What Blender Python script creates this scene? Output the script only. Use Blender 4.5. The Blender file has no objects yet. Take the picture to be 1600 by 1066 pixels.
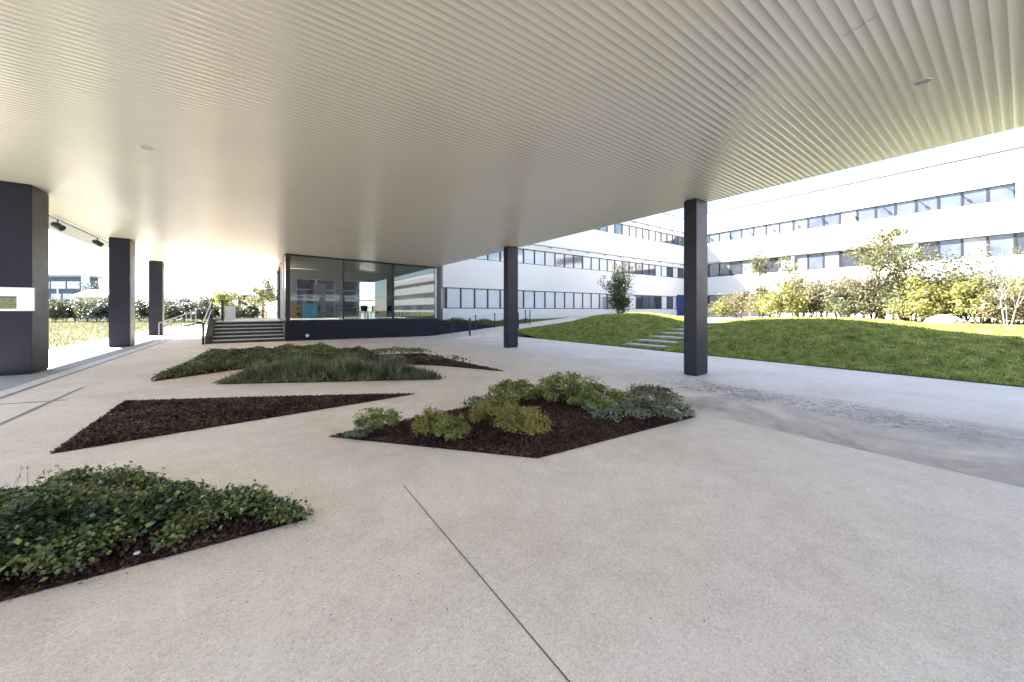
import bpy, math, random
import numpy as np
from mathutils import Vector
R = math.radians
random.seed(7)
rng = np.random.default_rng(11)
scn = bpy.context.scene
COL = scn.collection

# ------------------------------------------------------------------ layout
# world: +Y runs along the colonnade, +X runs across it, camera at the origin
F, U0, V0, CZ = 566.0, 800.0, 485.0, 1.6
YAW = R(35.25)
FW = (math.sin(YAW), math.cos(YAW)); RT = (math.cos(YAW), -math.sin(YAW))
def ray(u, v):
    a = (u-U0)/F
    return (FW[0]+a*RT[0], FW[1]+a*RT[1], (V0-v)/F)
def gz(x):
    return 0.1*min(1.0, max(0.0, (8.7-x)/13.2))
def cz(x):
    return 4.33+(8.7-x)*0.0167
def G(u, v, z=None):
    d = ray(u, v); zz = 0.03 if z is None else z
    for _ in range(6):
        t = (zz-CZ)/d[2]; x = d[0]*t
        if z is None: zz = gz(x)
    return (d[0]*t, d[1]*t)
def CE(u, v):
    d = ray(u, v); zz = 4.45
    for _ in range(6):
        t = (zz-CZ)/d[2]; zz = cz(d[0]*t)
    return (d[0]*t, d[1]*t, zz)
def PT(u, v, d):
    r = ray(u, v); return Vector((r[0]*d, r[1]*d, CZ+r[2]*d))

def sst(a, b, x):
    t = np.clip((x-a)/(b-a), 0, 1); return t*t*(3-2*t)
def terr(x, y):
    """height of the ground right of the canopy"""
    x = np.asarray(x, float); y = np.asarray(y, float)
    base = np.clip(0.175*(x-13.0)*(1-0.22*sst(6.0, -1.0, y)), 0, 1.0)
    away = 1-np.exp(-((y-9.2)/1.9)**2)
    hump = (0.42*np.exp(-((x-17.3)/2.6)**2)*sst(13.0, 15.0, x)+0.10*sst(13, 15, x)*(1-sst(17, 21, x)))*away
    hump = hump*(0.85+0.18*np.sin(y*0.55+0.8)+0.06*np.sin(x*0.9+y*1.3))
    hump = hump*(1-0.95*sst(5.5, -0.5, y))
    lawn = base+hump
    ramp = np.clip(0.083*(x-9.0), 0, 1.0)
    w = sst(15.5, 18.4, y)
    return lawn*(1-w)+ramp*w

# ------------------------------------------------------------------ materials
def newmat(name):
    m = bpy.data.materials.new(name); m.use_nodes = True
    nt = m.node_tree; nt.nodes.clear()
    out = nt.nodes.new('ShaderNodeOutputMaterial')
    b = nt.nodes.new('ShaderNodeBsdfPrincipled')
    nt.links.new(b.outputs[0], out.inputs[0])
    return m, nt, b, out
def N(nt, t, **kw):
    n = nt.nodes.new(t)
    for k, v in kw.items():
        if k.startswith('i_'): n.inputs[k[2:].replace('_', ' ')].default_value = v
        else: setattr(n, k, v)
    return n
def ramp_node(nt, fac, stops):
    r = nt.nodes.new('ShaderNodeValToRGB')
    el = r.color_ramp.elements
    while len(el) < len(stops): el.new(0.5)
    for e, (p, c) in zip(el, stops):
        e.position = p; e.color = (c[0], c[1], c[2], 1) if len(c) == 3 else c
    nt.links.new(fac, r.inputs[0]); return r.outputs[0]
def coords(nt, obj=True):
    g = nt.nodes.new('ShaderNodeTexCoord' if obj else 'ShaderNodeNewGeometry')
    return g.outputs['Object'] if obj else g.outputs['Position']
def noise(nt, vec, scale, detail=4, rough=0.55, dist=0.0):
    n = N(nt, 'ShaderNodeTexNoise'); n.inputs['Scale'].default_value = scale
    n.inputs['Detail'].default_value = detail; n.inputs['Roughness'].default_value = rough
    n.inputs['Distortion'].default_value = dist
    nt.links.new(vec, n.inputs['Vector']); return n.outputs['Fac']
def mixc(nt, fac, a, b, mode='MIX'):
    m = nt.nodes.new('ShaderNodeMix'); m.data_type = 'RGBA'; m.blend_type = mode
    for s, v in ((m.inputs[0], fac), (m.inputs[6], a), (m.inputs[7], b)):
        if isinstance(v, (int, float)): s.default_value = v
        elif isinstance(v, (tuple, list)): s.default_value = (v[0], v[1], v[2], 1)
        else: nt.links.new(v, s)
    return m.outputs[2]
def math_(nt, op, a, b=None, c=None):
    m = nt.nodes.new('ShaderNodeMath'); m.operation = op
    for s, v in zip(m.inputs, (a, b, c)):
        if v is None: continue
        if isinstance(v, (int, float)): s.default_value = v
        else: nt.links.new(v, s)
    return m.outputs[0]
def bump(nt, b, h, strength=0.3, dist=0.01):
    n = nt.nodes.new('ShaderNodeBump'); n.inputs['Strength'].default_value = strength
    n.inputs['Distance'].default_value = dist
    nt.links.new(h, n.inputs['Height']); nt.links.new(n.outputs[0], b.inputs['Normal'])
def paint(name, col, rough=0.5, var=0.12, scale=3.0, metal=0.0, spec=0.5, bmp=0.0):
    m, nt, b, _ = newmat(name); v = coords(nt, False)
    n = noise(nt, v, scale, 5)
    c = ramp_node(nt, n, [(0.3, [x*(1-var) for x in col]), (0.7, [min(1, x*(1+var)) for x in col])])
    nt.links.new(c, b.inputs['Base Color'])
    r = noise(nt, v, scale*2.3, 3)
    rr = math_(nt, 'MULTIPLY_ADD', r, 0.18, rough-0.09)
    nt.links.new(rr, b.inputs['Roughness'])
    b.inputs['Metallic'].default_value = metal; b.inputs['Specular IOR Level'].default_value = spec
    if bmp: bump(nt, b, noise(nt, v, scale*12, 3), bmp, 0.004)
    return m
GAIN = {'lawn_blade': (1.25, 1.2, 1.0), 'leaf_dark_groundcover': (1.25, 1.2, 1.1), 'leaf_blue_green_spikes': (1.55, 1.45, 1.35), 'leaf_olive': (1.35, 1.35, 1.35), 'leaf_fresh_green': (1.5, 1.35, 1.3), 'leaf_yellow_green': (1.4, 1.45, 1.3),
        'leaf_russet': (1.55, 1.65, 1.45), 'leaf_grey_green': (1.7, 1.7, 1.45), 'leaf_sunny_yellow': (1.25, 1.25, 1.25), 'leaf_light_tree': (1.35, 1.35, 1.35), 'leaf_hedge': (1.4, 1.4, 1.4)}
def leafmat(name, cols, trans=0.35, scale=2.0):
    g_ = GAIN.get(name, (1, 1, 1)); cols = [tuple(min(0.7, a*b) for a, b in zip(c, g_)) for c in cols]
    trans = trans*1.25
    m, nt, b, out = newmat(name)
    g = nt.nodes.new('ShaderNodeNewGeometry')
    n = noise(nt, g.outputs['Position'], scale, 3)
    f = math_(nt, 'MULTIPLY_ADD', g.outputs['Random Per Island'], 0.55, math_(nt, 'MULTIPLY_ADD', n, 1.3, -0.42))
    k = len(cols)
    c = ramp_node(nt, f, [(i/(k-1)*0.9+0.05, cc) for i, cc in enumerate(cols)])
    nt.links.new(c, b.inputs['Base Color']); b.inputs['Roughness'].default_value = 0.42
    b.inputs['Specular IOR Level'].default_value = 0.5
    t = nt.nodes.new('ShaderNodeBsdfTranslucent'); nt.links.new(c, t.inputs['Color'])
    mx = nt.nodes.new('ShaderNodeMixShader'); mx.inputs[0].default_value = trans
    nt.links.new(b.outputs[0], mx.inputs[1]); nt.links.new(t.outputs[0], mx.inputs[2])
    nt.links.new(mx.outputs[0], out.inputs[0]); return m

def concrete_mat():
    m, nt, b, _ = newmat('exposed_aggregate_concrete'); v = coords(nt, False)
    big = noise(nt, v, 0.75, 6, 0.62, 0.4)
    c = ramp_node(nt, big, [(0.28, (0.39, 0.335, 0.285)), (0.5, (0.50, 0.455, 0.405)), (0.7, (0.56, 0.53, 0.49))])
    mid = noise(nt, v, 5, 4)
    c = mixc(nt, 0.30, c, ramp_node(nt, mid, [(0.3, (0.33, 0.30, 0.275)), (0.7, (0.56, 0.54, 0.51))]))
    # aggregate
    vo = N(nt, 'ShaderNodeTexVoronoi'); vo.inputs['Scale'].default_value = 115; nt.links.new(v, vo.inputs['Vector'])
    sp = N(nt, 'ShaderNodeSeparateColor'); nt.links.new(vo.outputs['Color'], sp.inputs[0])
    ag = ramp_node(nt, sp.outputs[0], [(0.0, (0.16, 0.12, 0.09)), (0.16, (0.34, 0.28, 0.23)), (0.45, (0.50, 0.46, 0.42)), (0.8, (0.52, 0.50, 0.48)), (1.0, (0.75, 0.72, 0.68))])
    c = mixc(nt, 0.26, c, ag)
    fine = noise(nt, v, 260, 2)
    c = mixc(nt, 0.35, c, ramp_node(nt, fine, [(0.35, (0.30, 0.27, 0.25)), (0.65, (0.66, 0.64, 0.62))]), 'OVERLAY')
    # slab to slab tone (bays 4.55 m wide cast between joints)
    sx = N(nt, 'ShaderNodeSeparateXYZ'); nt.links.new(v, sx.inputs[0])
    bay = math_(nt, 'FLOOR', math_(nt, 'DIVIDE', math_(nt, 'SUBTRACT', sx.outputs[0], 1.07), 4.5))
    wn = N(nt, 'ShaderNodeTexWhiteNoise'); wn.noise_dimensions = '1D'; nt.links.new(bay, wn.inputs['W'])
    c = mixc(nt, math_(nt, 'MULTIPLY', wn.outputs['Value'], 0.10), c, (0.38, 0.35, 0.335))
    # old damp stain in the bay right of the joint at x=5.57
    def box(lo, hi, s, soft):
        a = N(nt, 'ShaderNodeMapRange'); a.interpolation_type = 'SMOOTHSTEP'
        a.inputs[1].default_value = lo; a.inputs[2].default_value = lo+soft[0]; nt.links.new(s, a.inputs[0])
        d = N(nt, 'ShaderNodeMapRange'); d.interpolation_type = 'SMOOTHSTEP'
        d.inputs[1].default_value = hi; d.inputs[2].default_value = hi-soft[1]; nt.links.new(s, d.inputs[0])
        return math_(nt, 'MULTIPLY', a.outputs[0], d.outputs[0])
    wob = noise(nt, v, 1.3, 4)
    sxx = math_(nt, 'ADD', sx.outputs[0], math_(nt, 'MULTIPLY_ADD', wob, 0.9, -0.45))
    syy = math_(nt, 'ADD', sx.outputs[1], math_(nt, 'MULTIPLY_ADD', wob, 1.6, -0.8))
    edge = box(5.57, 9.2, sx.outputs[0], (0.02, 0.5))
    st = math_(nt, 'MULTIPLY', math_(nt, 'MULTIPLY', edge, box(5.0, 8.7, sxx, (0.3, 1.0))), box(-6.0, 4.6, syy, (1.5, 1.8)))
    mott = ramp_node(nt, noise(nt, v, 7, 5, 0.7, 0.6), [(0.25, (0.4,)*3), (0.7, (1,)*3)])
    lowf = ramp_node(nt, noise(nt, v, 0.6, 3, 0.5, 0.8), [(0.42, (0.12,)*3), (0.58, (1,)*3)])
    stf = math_(nt, 'MULTIPLY', math_(nt, 'MULTIPLY', math_(nt, 'MULTIPLY', st, mott), lowf), 0.95)
    c = mixc(nt, stf, c, (0.125, 0.100, 0.090))
    # dark mottled crust along its far side
    cr = math_(nt, 'MULTIPLY', box(6.7, 8.6, sxx, (0.6, 0.7)), box(-1.5, 5.4, syy, (2.5, 1.6)))
    crn = ramp_node(nt, noise(nt, v, 9, 6, 0.75, 1.2), [(0.47, (0,)*3), (0.6, (1,)*3)])
    c = mixc(nt, math_(nt, 'MULTIPLY', math_(nt, 'MULTIPLY', cr, crn), 0.9), c, (0.07, 0.06, 0.07))
    # sparse dark specks
    v2 = N(nt, 'ShaderNodeTexVoronoi'); v2.inputs['Scale'].default_value = 7; nt.links.new(v, v2.inputs['Vector'])
    spk = math_(nt, 'LESS_THAN', v2.outputs['Distance'], 0.028)
    c = mixc(nt, math_(nt, 'MULTIPLY', spk, 0.6), c, (0.08, 0.06, 0.05))
    c = mixc(nt, 1.0, c, (1.67, 1.53, 1.36), 'MULTIPLY')
    nt.links.new(c, b.inputs['Base Color'])
    nt.links.new(math_(nt, 'MULTIPLY_ADD', stf, -0.3, 0.78), b.inputs['Roughness'])
    b.inputs['Specular IOR Level'].default_value = 0.3
    bump(nt, b, vo.outputs['Distance'], 0.35, 0.004)
    return m
def grassmat(name, cols, scale=1.2):
    m, nt, b, _ = newmat(name); v = coords(nt, False)
    n1 = noise(nt, v, scale, 5, 0.6); n2 = noise(nt, v, 30, 4, 0.7)
    f = math_(nt, 'ADD', math_(nt, 'MULTIPLY', n1, 0.5), math_(nt, 'MULTIPLY', n2, 0.5))
    k = len(cols)
    nt.links.new(ramp_node(nt, f, [(0.3+0.4*i/(k-1), c) for i, c in enumerate(cols)]), b.inputs['Base Color'])
    b.inputs['Roughness'].default_value = 0.9; b.inputs['Specular IOR Level'].default_value = 0.1
    bump(nt, b, n2, 0.8, 0.05); return m

def glassmat(name, tint, ior=1.5, rough=0.0, gain=1.0):
    m, nt, b, out = newmat(name); nt.nodes.remove(b)
    fr = N(nt, 'ShaderNodeFresnel'); fr.inputs['IOR'].default_value = ior
    f = math_(nt, 'MINIMUM', math_(nt, 'MULTIPLY', fr.outputs[0], gain), 1.0)
    tr = N(nt, 'ShaderNodeBsdfTransparent'); tr.inputs[0].default_value = (*tint, 1)
    gl = N(nt, 'ShaderNodeBsdfGlossy'); gl.inputs['Roughness'].default_value = rough
    gl.inputs['Color'].default_value = (0.95, 0.97, 1, 1)
    mx = N(nt, 'ShaderNodeMixShader'); nt.links.new(f, mx.inputs[0])
    nt.links.new(tr.outputs[0], mx.inputs[1]); nt.links.new(gl.outputs[0], mx.inputs[2])
    nt.links.new(mx.outputs[0], out.inputs[0]); return m

M = {}
M['concrete'] = concrete_mat()
M['joint'] = paint('joint_filler', (0.07, 0.055, 0.045), 0.9)
M['drain'] = paint('drain_channel_grating', (0.24, 0.21, 0.19), 0.6, 0.2)
M['pale_kerb'] = paint('pale_kerb_concrete', (0.66, 0.60, 0.53), 0.8, 0.1, 6)
M['pillar'] = paint('dark_slate_cladding', (0.016, 0.0135, 0.026), 0.45, 0.2, 1.6, 0.1, 0.28)
M['seam'] = paint('shadow_gap', (0.008, 0.007, 0.010), 0.6)
M['darkframe'] = paint('dark_frame', (0.022, 0.021, 0.027), 0.45, 0.1, 4, 0.2)
M['bluebase'] = paint('navy_plinth', (0.012, 0.012, 0.022), 0.6, 0.2, 2.5, 0, 0.25)
M['white'] = paint('white_render', (0.69, 0.665, 0.65), 0.75, 0.035, 0.35)
M['whitefar'] = paint('white_panel', (0.80, 0.80, 0.80), 0.7, 0.03, 0.35)
M['whitemetal'] = paint('white_metal', (0.75, 0.75, 0.76), 0.4, 0.04, 3, 0.1)
M['greymetal'] = paint('grey_metal', (0.30, 0.30, 0.32), 0.4, 0.1, 3, 0.5)
M['grey'] = paint('light_grey_plaster', (0.44, 0.44, 0.42), 0.8, 0.06, 1)
M['greysoffit'] = paint('grey_soffit', (0.30, 0.30, 0.32), 0.7, 0.06, 1)
M['floor'] = paint('pavilion_floor_vinyl', (0.12, 0.12, 0.13), 0.3, 0.1, 1)
M['tread'] = paint('pale_stone_tread', (0.50, 0.49, 0.48), 0.7, 0.1, 5)
M['riser'] = paint('dark_riser', (0.035, 0.034, 0.040), 0.6, 0.15, 5)
M['cyan'] = paint('turquoise_laminate', (0.015, 0.33, 0.47), 0.35, 0.05)
M['yellow'] = paint('ochre_board', (0.50, 0.30, 0.04), 0.6, 0.2, 6)
M['chair'] = paint('charcoal_plastic', (0.02, 0.02, 0.024), 0.4, 0.1)
M['black'] = paint('black_metal', (0.012, 0.012, 0.013), 0.4, 0.1)
M['bark'] = paint('bark', (0.10, 0.075, 0.055), 0.9, 0.4, 12, bmp=0.5)
M['palebark'] = paint('pale_bark', (0.20, 0.18, 0.16), 0.85, 0.25, 12, bmp=0.4)
M['slab'] = paint('pale_stepping_stone', (0.42, 0.41, 0.40), 0.85, 0.15, 6, bmp=0.3)
M['stone'] = paint('pale_rock', (0.42, 0.40, 0.38), 0.9, 0.3, 6, bmp=0.6)
M['darkblue'] = paint('dark_blue_cladding', (0.07, 0.08, 0.13), 0.6, 0.1, 0.5)
M['roofgrey'] = paint('blue_grey_sheet_roof', (0.026, 0.031, 0.047), 0.5, 0.1, 0.6)
M['blind'] = paint('white_blind', (0.58, 0.60, 0.63), 0.45, 0.06, 1.3)
M['glass'] = glassmat('clear_glazing', (0.74, 0.79, 0.82), 1.55, 0.0, 1.7)
M['bglass'] = glassmat('balustrade_glass', (0.9, 0.93, 0.92), 1.45)
def wallglass(name, c, rough=0.08):
    m, nt, b, _ = newmat(name); v = coords(nt, False)
    n = noise(nt, v, 0.7, 3)
    nt.links.new(ramp_node(nt, n, [(0.35, [x*0.6 for x in c]), (0.65, c)]), b.inputs['Base Color'])
    b.inputs['Roughness'].default_value = rough; b.inputs['Specular IOR Level'].default_value = 0.9
    b.inputs['IOR'].default_value = 1.7
    return m
M['paneA'] = wallglass('window_glass_blue', (0.09, 0.11, 0.16))
M['paneB'] = wallglass('window_glass_dark', (0.035, 0.038, 0.05))
M['paneD'] = wallglass('window_glass_pale', (0.20, 0.22, 0.25), 0.2)
M['paneC'] = wallglass('window_glass_green', (0.15, 0.19, 0.18))
def soffit_mat():
    m, nt, b, _ = newmat('cream_lacquered_slats'); v = coords(nt, False)
    n = noise(nt, v, 0.35, 4)
    c = ramp_node(nt, n, [(0.3, (0.56, 0.53, 0.47)), (0.7, (0.60, 0.57, 0.51))])
    # tiny tone shifts between slats
    s = N(nt, 'ShaderNodeSeparateXYZ'); nt.links.new(v, s.inputs[0])
    w = N(nt, 'ShaderNodeTexWhiteNoise'); w.noise_dimensions = '1D'
    nt.links.new(math_(nt, 'FLOOR', math_(nt, 'MULTIPLY', s.outputs[1], 10.0)), w.inputs['W'])
    c = mixc(nt, math_(nt, 'MULTIPLY', w.outputs['Value'], 0.05), c, (0.50, 0.47, 0.41))
    nt.links.new(c, b.inputs['Base Color'])
    b.inputs['Roughness'].default_value = 0.22; b.inputs['Specular IOR Level'].default_value = 0.42
    b.inputs['Metallic'].default_value = 0.12
    return m
M['soffit'] = soffit_mat()
def mulch_mat():
    m, nt, b, _ = newmat('bark_mulch'); v = coords(nt, False)
    vo = N(nt, 'ShaderNodeTexVoronoi'); vo.inputs['Scale'].default_value = 45; nt.links.new(v, vo.inputs['Vector'])
    sp = N(nt, 'ShaderNodeSeparateColor'); nt.links.new(vo.outputs['Color'], sp.inputs[0])
    c = ramp_node(nt, sp.outputs[0], [(0, (0.018, 0.009, 0.007)), (0.6, (0.075, 0.035, 0.024)), (0.95, (0.14, 0.075, 0.05)), (1, (0.3, 0.2, 0.15))])
    nt.links.new(c, b.inputs['Base Color']); b.inputs['Roughness'].default_value = 0.9
    b.inputs['Specular IOR Level'].default_value = 0.15
    bump(nt, b, vo.outputs['Distance'], 0.9, 0.02); return m
M['mulch'] = mulch_mat()
M['chips'] = leafmat('bark_chips', [(0.015, 0.008, 0.007), (0.065, 0.029, 0.020), (0.12, 0.058, 0.04), (0.22, 0.13, 0.09)], 0.0, 3)
M['chips'].node_tree.nodes['Principled BSDF'].inputs['Specular IOR Level'].default_value = 0.15
M['lf_front'] = leafmat('leaf_dark_groundcover', [(0.018, 0.030, 0.012), (0.045, 0.072, 0.028), (0.09, 0.125, 0.055), (0.21, 0.24, 0.07), (0.20, 0.13, 0.06)], 0.15, 4.0)
M['lf_frontred'] = leafmat('leaf_bronze', [(0.05, 0.03, 0.015), (0.09, 0.05, 0.02), (0.07, 0.085, 0.03)], 0.2, 3)
M['lf_lav'] = leafmat('leaf_blue_green_spikes', [(0.028, 0.036, 0.02), (0.06, 0.072, 0.038), (0.13, 0.145, 0.075), (0.28, 0.28, 0.16)], 0.2, 3)
M['lf_olive'] = leafmat('leaf_olive', [(0.045, 0.05, 0.02), (0.09, 0.10, 0.04), (0.17, 0.17, 0.07), (0.24, 0.17, 0.07)], 0.25, 2)
M['lf_green'] = leafmat('leaf_fresh_green', [(0.045, 0.065, 0.018), (0.11, 0.145, 0.035), (0.23, 0.27, 0.07), (0.36, 0.34, 0.11)], 0.3, 4)
M['lf_yel'] = leafmat('leaf_yellow_green', [(0.06, 0.065, 0.02), (0.16, 0.15, 0.045), (0.29, 0.23, 0.06), (0.34, 0.20, 0.06)], 0.3, 4)
M['lf_pale'] = leafmat('leaf_pale_silver', [(0.08, 0.10, 0.05), (0.20, 0.24, 0.14), (0.42, 0.45, 0.32)], 0.3, 4)
M['lf_tree'] = leafmat('leaf_dark_tree', [(0.035, 0.05, 0.025), (0.06, 0.075, 0.035), (0.10, 0.11, 0.06), (0.20, 0.20, 0.11)], 0.3, 1.2)
M['lf_treeg'] = leafmat('leaf_light_tree', [(0.04, 0.048, 0.02), (0.10, 0.10, 0.045), (0.18, 0.165, 0.075)], 0.35, 1.2)
M['lf_sunY'] = leafmat('leaf_sunny_yellow', [(0.06, 0.06, 0.02), (0.16, 0.16, 0.045), (0.26, 0.24, 0.075)], 0.35, 1.2)
M['lf_sunO'] = leafmat('leaf_russet', [(0.03, 0.024, 0.016), (0.08, 0.062, 0.038), (0.15, 0.12, 0.07)], 0.3, 1.2)
M['lf_sunG'] = leafmat('leaf_grey_green', [(0.02, 0.026, 0.014), (0.055, 0.06, 0.032), (0.13, 0.125, 0.07)], 0.3, 1.2)
M['lf_hedge'] = leafmat('leaf_hedge', [(0.012, 0.018, 0.012), (0.028, 0.036, 0.02), (0.07, 0.075, 0.045)], 0.25, 0.6)
M['lf_blue'] = leafmat('leaf_far_conifer', [(0.02, 0.028, 0.035), (0.035, 0.045, 0.05), (0.06, 0.07, 0.07)], 0.2, 0.5)
M['blade'] = leafmat('lawn_blade', [(0.06, 0.085, 0.02), (0.20, 0.245, 0.065), (0.37, 0.38, 0.12), (0.55, 0.51, 0.24)], 0.3, 3.5)
M['blade'].node_tree.nodes['Principled BSDF'].inputs['Specular IOR Level'].default_value = 0.1
M['straw'] = leafmat('meadow_blade', [(0.09, 0.10, 0.045), (0.15, 0.145, 0.07), (0.22, 0.19, 0.11)], 0.3, 0.35)
M['lawn'] = grassmat('lawn_soil', [(0.05, 0.065, 0.02), (0.14, 0.16, 0.05), (0.24, 0.25, 0.09)])
M['dry'] = grassmat('dry_grass_ground', [(0.07, 0.07, 0.035), (0.10, 0.10, 0.05), (0.14, 0.125, 0.075)], 0.3)

# ------------------------------------------------------------------ mesh helpers
class MB:
    def __init__(s): s.v = []; s.f = []; s.m = []; s.mats = []
    def mi(s, m):
        if m not in s.mats: s.mats.append(m)
        return s.mats.index(m)
    def poly(s, pts, m=None):
        i = len(s.v); s.v += [tuple(p) for p in pts]; s.f.append(tuple(range(i, i+len(pts)))); s.m.append(m or 0)
    def box(s, x0, x1, y0, y1, z0, z1, m=0, bev=0.0):
        i = len(s.v)
        if bev:
            b = bev
            for z, k in ((z0, b), (z0+b, 0), (z1-b, 0), (z1, b)):
                s.v += [(x0+b, y0+k, z), (x1-b, y0+k, z), (x1-k, y0+b, z), (x1-k, y1-b, z), (x1-b, y1-k, z), (x0+b, y1-k, z), (x0+k, y1-b, z), (x0+k, y0+b, z)]
            s.f.append(tuple(i+k for k in range(7, -1, -1))); s.m.append(m)
            for r in range(3):
                for k in range(8):
                    a = i+r*8+k; c = i+r*8+(k+1) % 8
                    s.f.append((a, c, c+8, a+8)); s.m.append(m)
            s.f.append(tuple(i+24+k for k in range(8))); s.m.append(m)
            return s
        s.v += [(x0, y0, z0), (x1, y0, z0), (x1, y1, z0), (x0, y1, z0), (x0, y0, z1), (x1, y0, z1), (x1, y1, z1), (x0, y1, z1)]
        for q in ((0, 3, 2, 1), (4, 5, 6, 7), (0, 1, 5, 4), (1, 2, 6, 5), (2, 3, 7, 6), (3, 0, 4, 7)):
            s.f.append(tuple(i+k for k in q)); s.m.append(m)
        return s
    def prism(s, prof, axis, a, b, m=0):
        """prof: 2-D loop; axis 'x' -> prof in (y,z), 'y' -> prof in (x,z), 'z' -> (x,y)"""
        def P(p, t):
            return {'x': (t, p[0], p[1]), 'y': (p[0], t, p[1]), 'z': (p[0], p[1], t)}[axis]
        i = len(s.v); n = len(prof)
        s.v += [P(p, a) for p in prof]+[P(p, b) for p in prof]
        s.f.append(tuple(i+k for k in range(n))); s.m.append(m)
        s.f.append(tuple(i+n+k for k in range(n-1, -1, -1))); s.m.append(m)
        for k in range(n):
            l = (k+1) % n; s.f.append((i+k, i+n+k, i+n+l, i+l)); s.m.append(m)
        return s
    def tube(s, p0, p1, r0, r1=None, n=8, m=0, cap=True):
        r1 = r0 if r1 is None else r1
        p0 = Vector(p0); p1 = Vector(p1); d = (p1-p0).normalized()
        u = d.cross(Vector((0, 0, 1)) if abs(d.z) < 0.9 else Vector((1, 0, 0))).normalized(); w = d.cross(u)
        i = len(s.v)
        for p, r in ((p0, r0), (p1, r1)):
            for k in range(n):
                a = 2*math.pi*k/n; s.v.append(tuple(p+u*(r*math.cos(a))+w*(r*math.sin(a))))
        for k in range(n):
            l = (k+1) % n; s.f.append((i+k, i+l, i+n+l, i+n+k)); s.m.append(m)
        if cap:
            s.f.append(tuple(i+k for k in range(n-1, -1, -1))); s.m.append(m)
            s.f.append(tuple(i+n+k for k in range(n))); s.m.append(m)
        return s
    def build(s, name, mat, parent=None, smooth=False, loc=None):
        me = bpy.data.meshes.new(name); me.from_pydata(s.v, [], s.f)
        for m in (mat if isinstance(mat, (list, tuple)) else [mat]): me.materials.append(m)
        me.polygons.foreach_set('material_index', s.m)
        if smooth: me.polygons.foreach_set('use_smooth', [True]*len(s.f))
        me.update()
        import bmesh
        bm = bmesh.new(); bm.from_mesh(me); bmesh.ops.recalc_face_normals(bm, faces=bm.faces); bm.to_mesh(me); bm.free()
        o = bpy.data.objects.new(name, me); COL.objects.link(o)
        if parent: o.parent = parent
        if loc: o.location = loc
        return o
def tag(o, label=None, cat=None, group=None, kind=None):
    if label: o['label'] = label
    if cat: o['category'] = cat
    if group: o['group'] = group
    if kind: o['kind'] = kind
    return o
def empty(name, loc, rz=0, label=None, cat=None, group=None):
    o = bpy.data.objects.new(name, None); COL.objects.link(o); o.location = loc
    o.rotation_euler = (0, 0, rz); o.empty_display_size = 0.2
    return tag(o, label, cat, group)
def copy_tree(o, parent=None):
    c = o.copy(); COL.objects.link(c)
    if parent: c.parent = parent
    for ch in list(o.children): copy_tree(ch, c)
    return c
def npmesh(name, V, Fq, mat, parent=None, loc=None, smooth=False):
    """V (n,3) float, Fq (m,k) int"""
    me = bpy.data.meshes.new(name); k = Fq.shape[1]
    me.vertices.add(len(V)); me.vertices.foreach_set('co', V.astype(np.float32).ravel())
    me.loops.add(Fq.size); me.loops.foreach_set('vertex_index', Fq.astype(np.int32).ravel())
    me.polygons.add(len(Fq)); me.polygons.foreach_set('loop_start', np.arange(0, Fq.size, k, dtype=np.int32))
    me.polygons.foreach_set('loop_total', np.full(len(Fq), k, np.int32))
    for m in (mat if isinstance(mat, (list, tuple)) else [mat]): me.materials.append(m)
    me.update(calc_edges=True); me.validate()
    if smooth: me.polygons.foreach_set('use_smooth', [True]*len(Fq))
    o = bpy.data.objects.new(name, me); COL.objects.link(o)
    if parent: o.parent = parent
    if loc is not None: o.location = loc
    return o
def unit(a): return a/np.maximum(np.linalg.norm(a, axis=1, keepdims=True), 1e-9)
def leaf_quads(C, size, out=None, updir=0.3, aspect=0.5, rnd=0.8):
    """rhombic leaves at points C; out = preferred normals"""
    n = len(C)
    nr = rng.normal(size=(n, 3))*rnd
    if out is not None: nr += out
    nr[:, 2] += updir; nr = unit(nr)
    t = unit(np.cross(nr, rng.normal(size=(n, 3)))); b = np.cross(nr, t)
    s = size*(0.6+0.8*rng.random((n, 1)))
    V = np.stack([C-t*s*0.5, C+b*s*aspect*0.5+nr*s*0.07, C+t*s*0.5-nr*s*0.08, C-b*s*aspect*0.5+nr*s*0.07], 1).reshape(-1, 3)
    return V, np.arange(4*n).reshape(n, 4)
def blades(P, h, w, lean=0.35):
    n = len(P); a = rng.random(n)*2*np.pi
    t = np.stack([np.cos(a), np.sin(a), np.zeros(n)], 1)*(w*(0.7+0.6*rng.random((n, 1))))*0.5
    hh = h*(0.6+0.8*rng.random((n, 1)))
    tip = P+np.concatenate([rng.normal(size=(n, 2))*lean*hh, hh], 1)
    V = np.stack([P-t, P+t, tip], 1).reshape(-1, 3)
    return V, np.arange(3*n).reshape(n, 3)
def crown_points(n, rx, ry, rz, cz_, clumps=40, spread=0.22, hollow=0.55, flat=0.0):
    d = unit(rng.normal(size=(clumps, 3)))
    if flat: d[:, 2] = np.abs(d[:, 2])*(1-flat)+flat*d[:, 2]
    r = hollow+(1-hollow)*rng.random((clumps, 1))
    cc = d*r
    k = rng.integers(0, clumps, n)
    sc = (0.6+0.8*rng.random((clumps, 1)))[k]
    p = cc[k]+np.clip(rng.normal(size=(n, 3)), -1.7, 1.7)*spread*sc
    out = p.copy()
    p = p*np.array([rx, ry, rz])+np.array([0, 0, cz_])
    return p, out
def join_arrays(lst):
    V = []; Fq = []; o = 0
    for v, f in lst: V.append(v); Fq.append(f+o); o += len(v)
    return np.concatenate(V), np.concatenate(Fq)
GZ_ = lambda p: gz(p[0])

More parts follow.
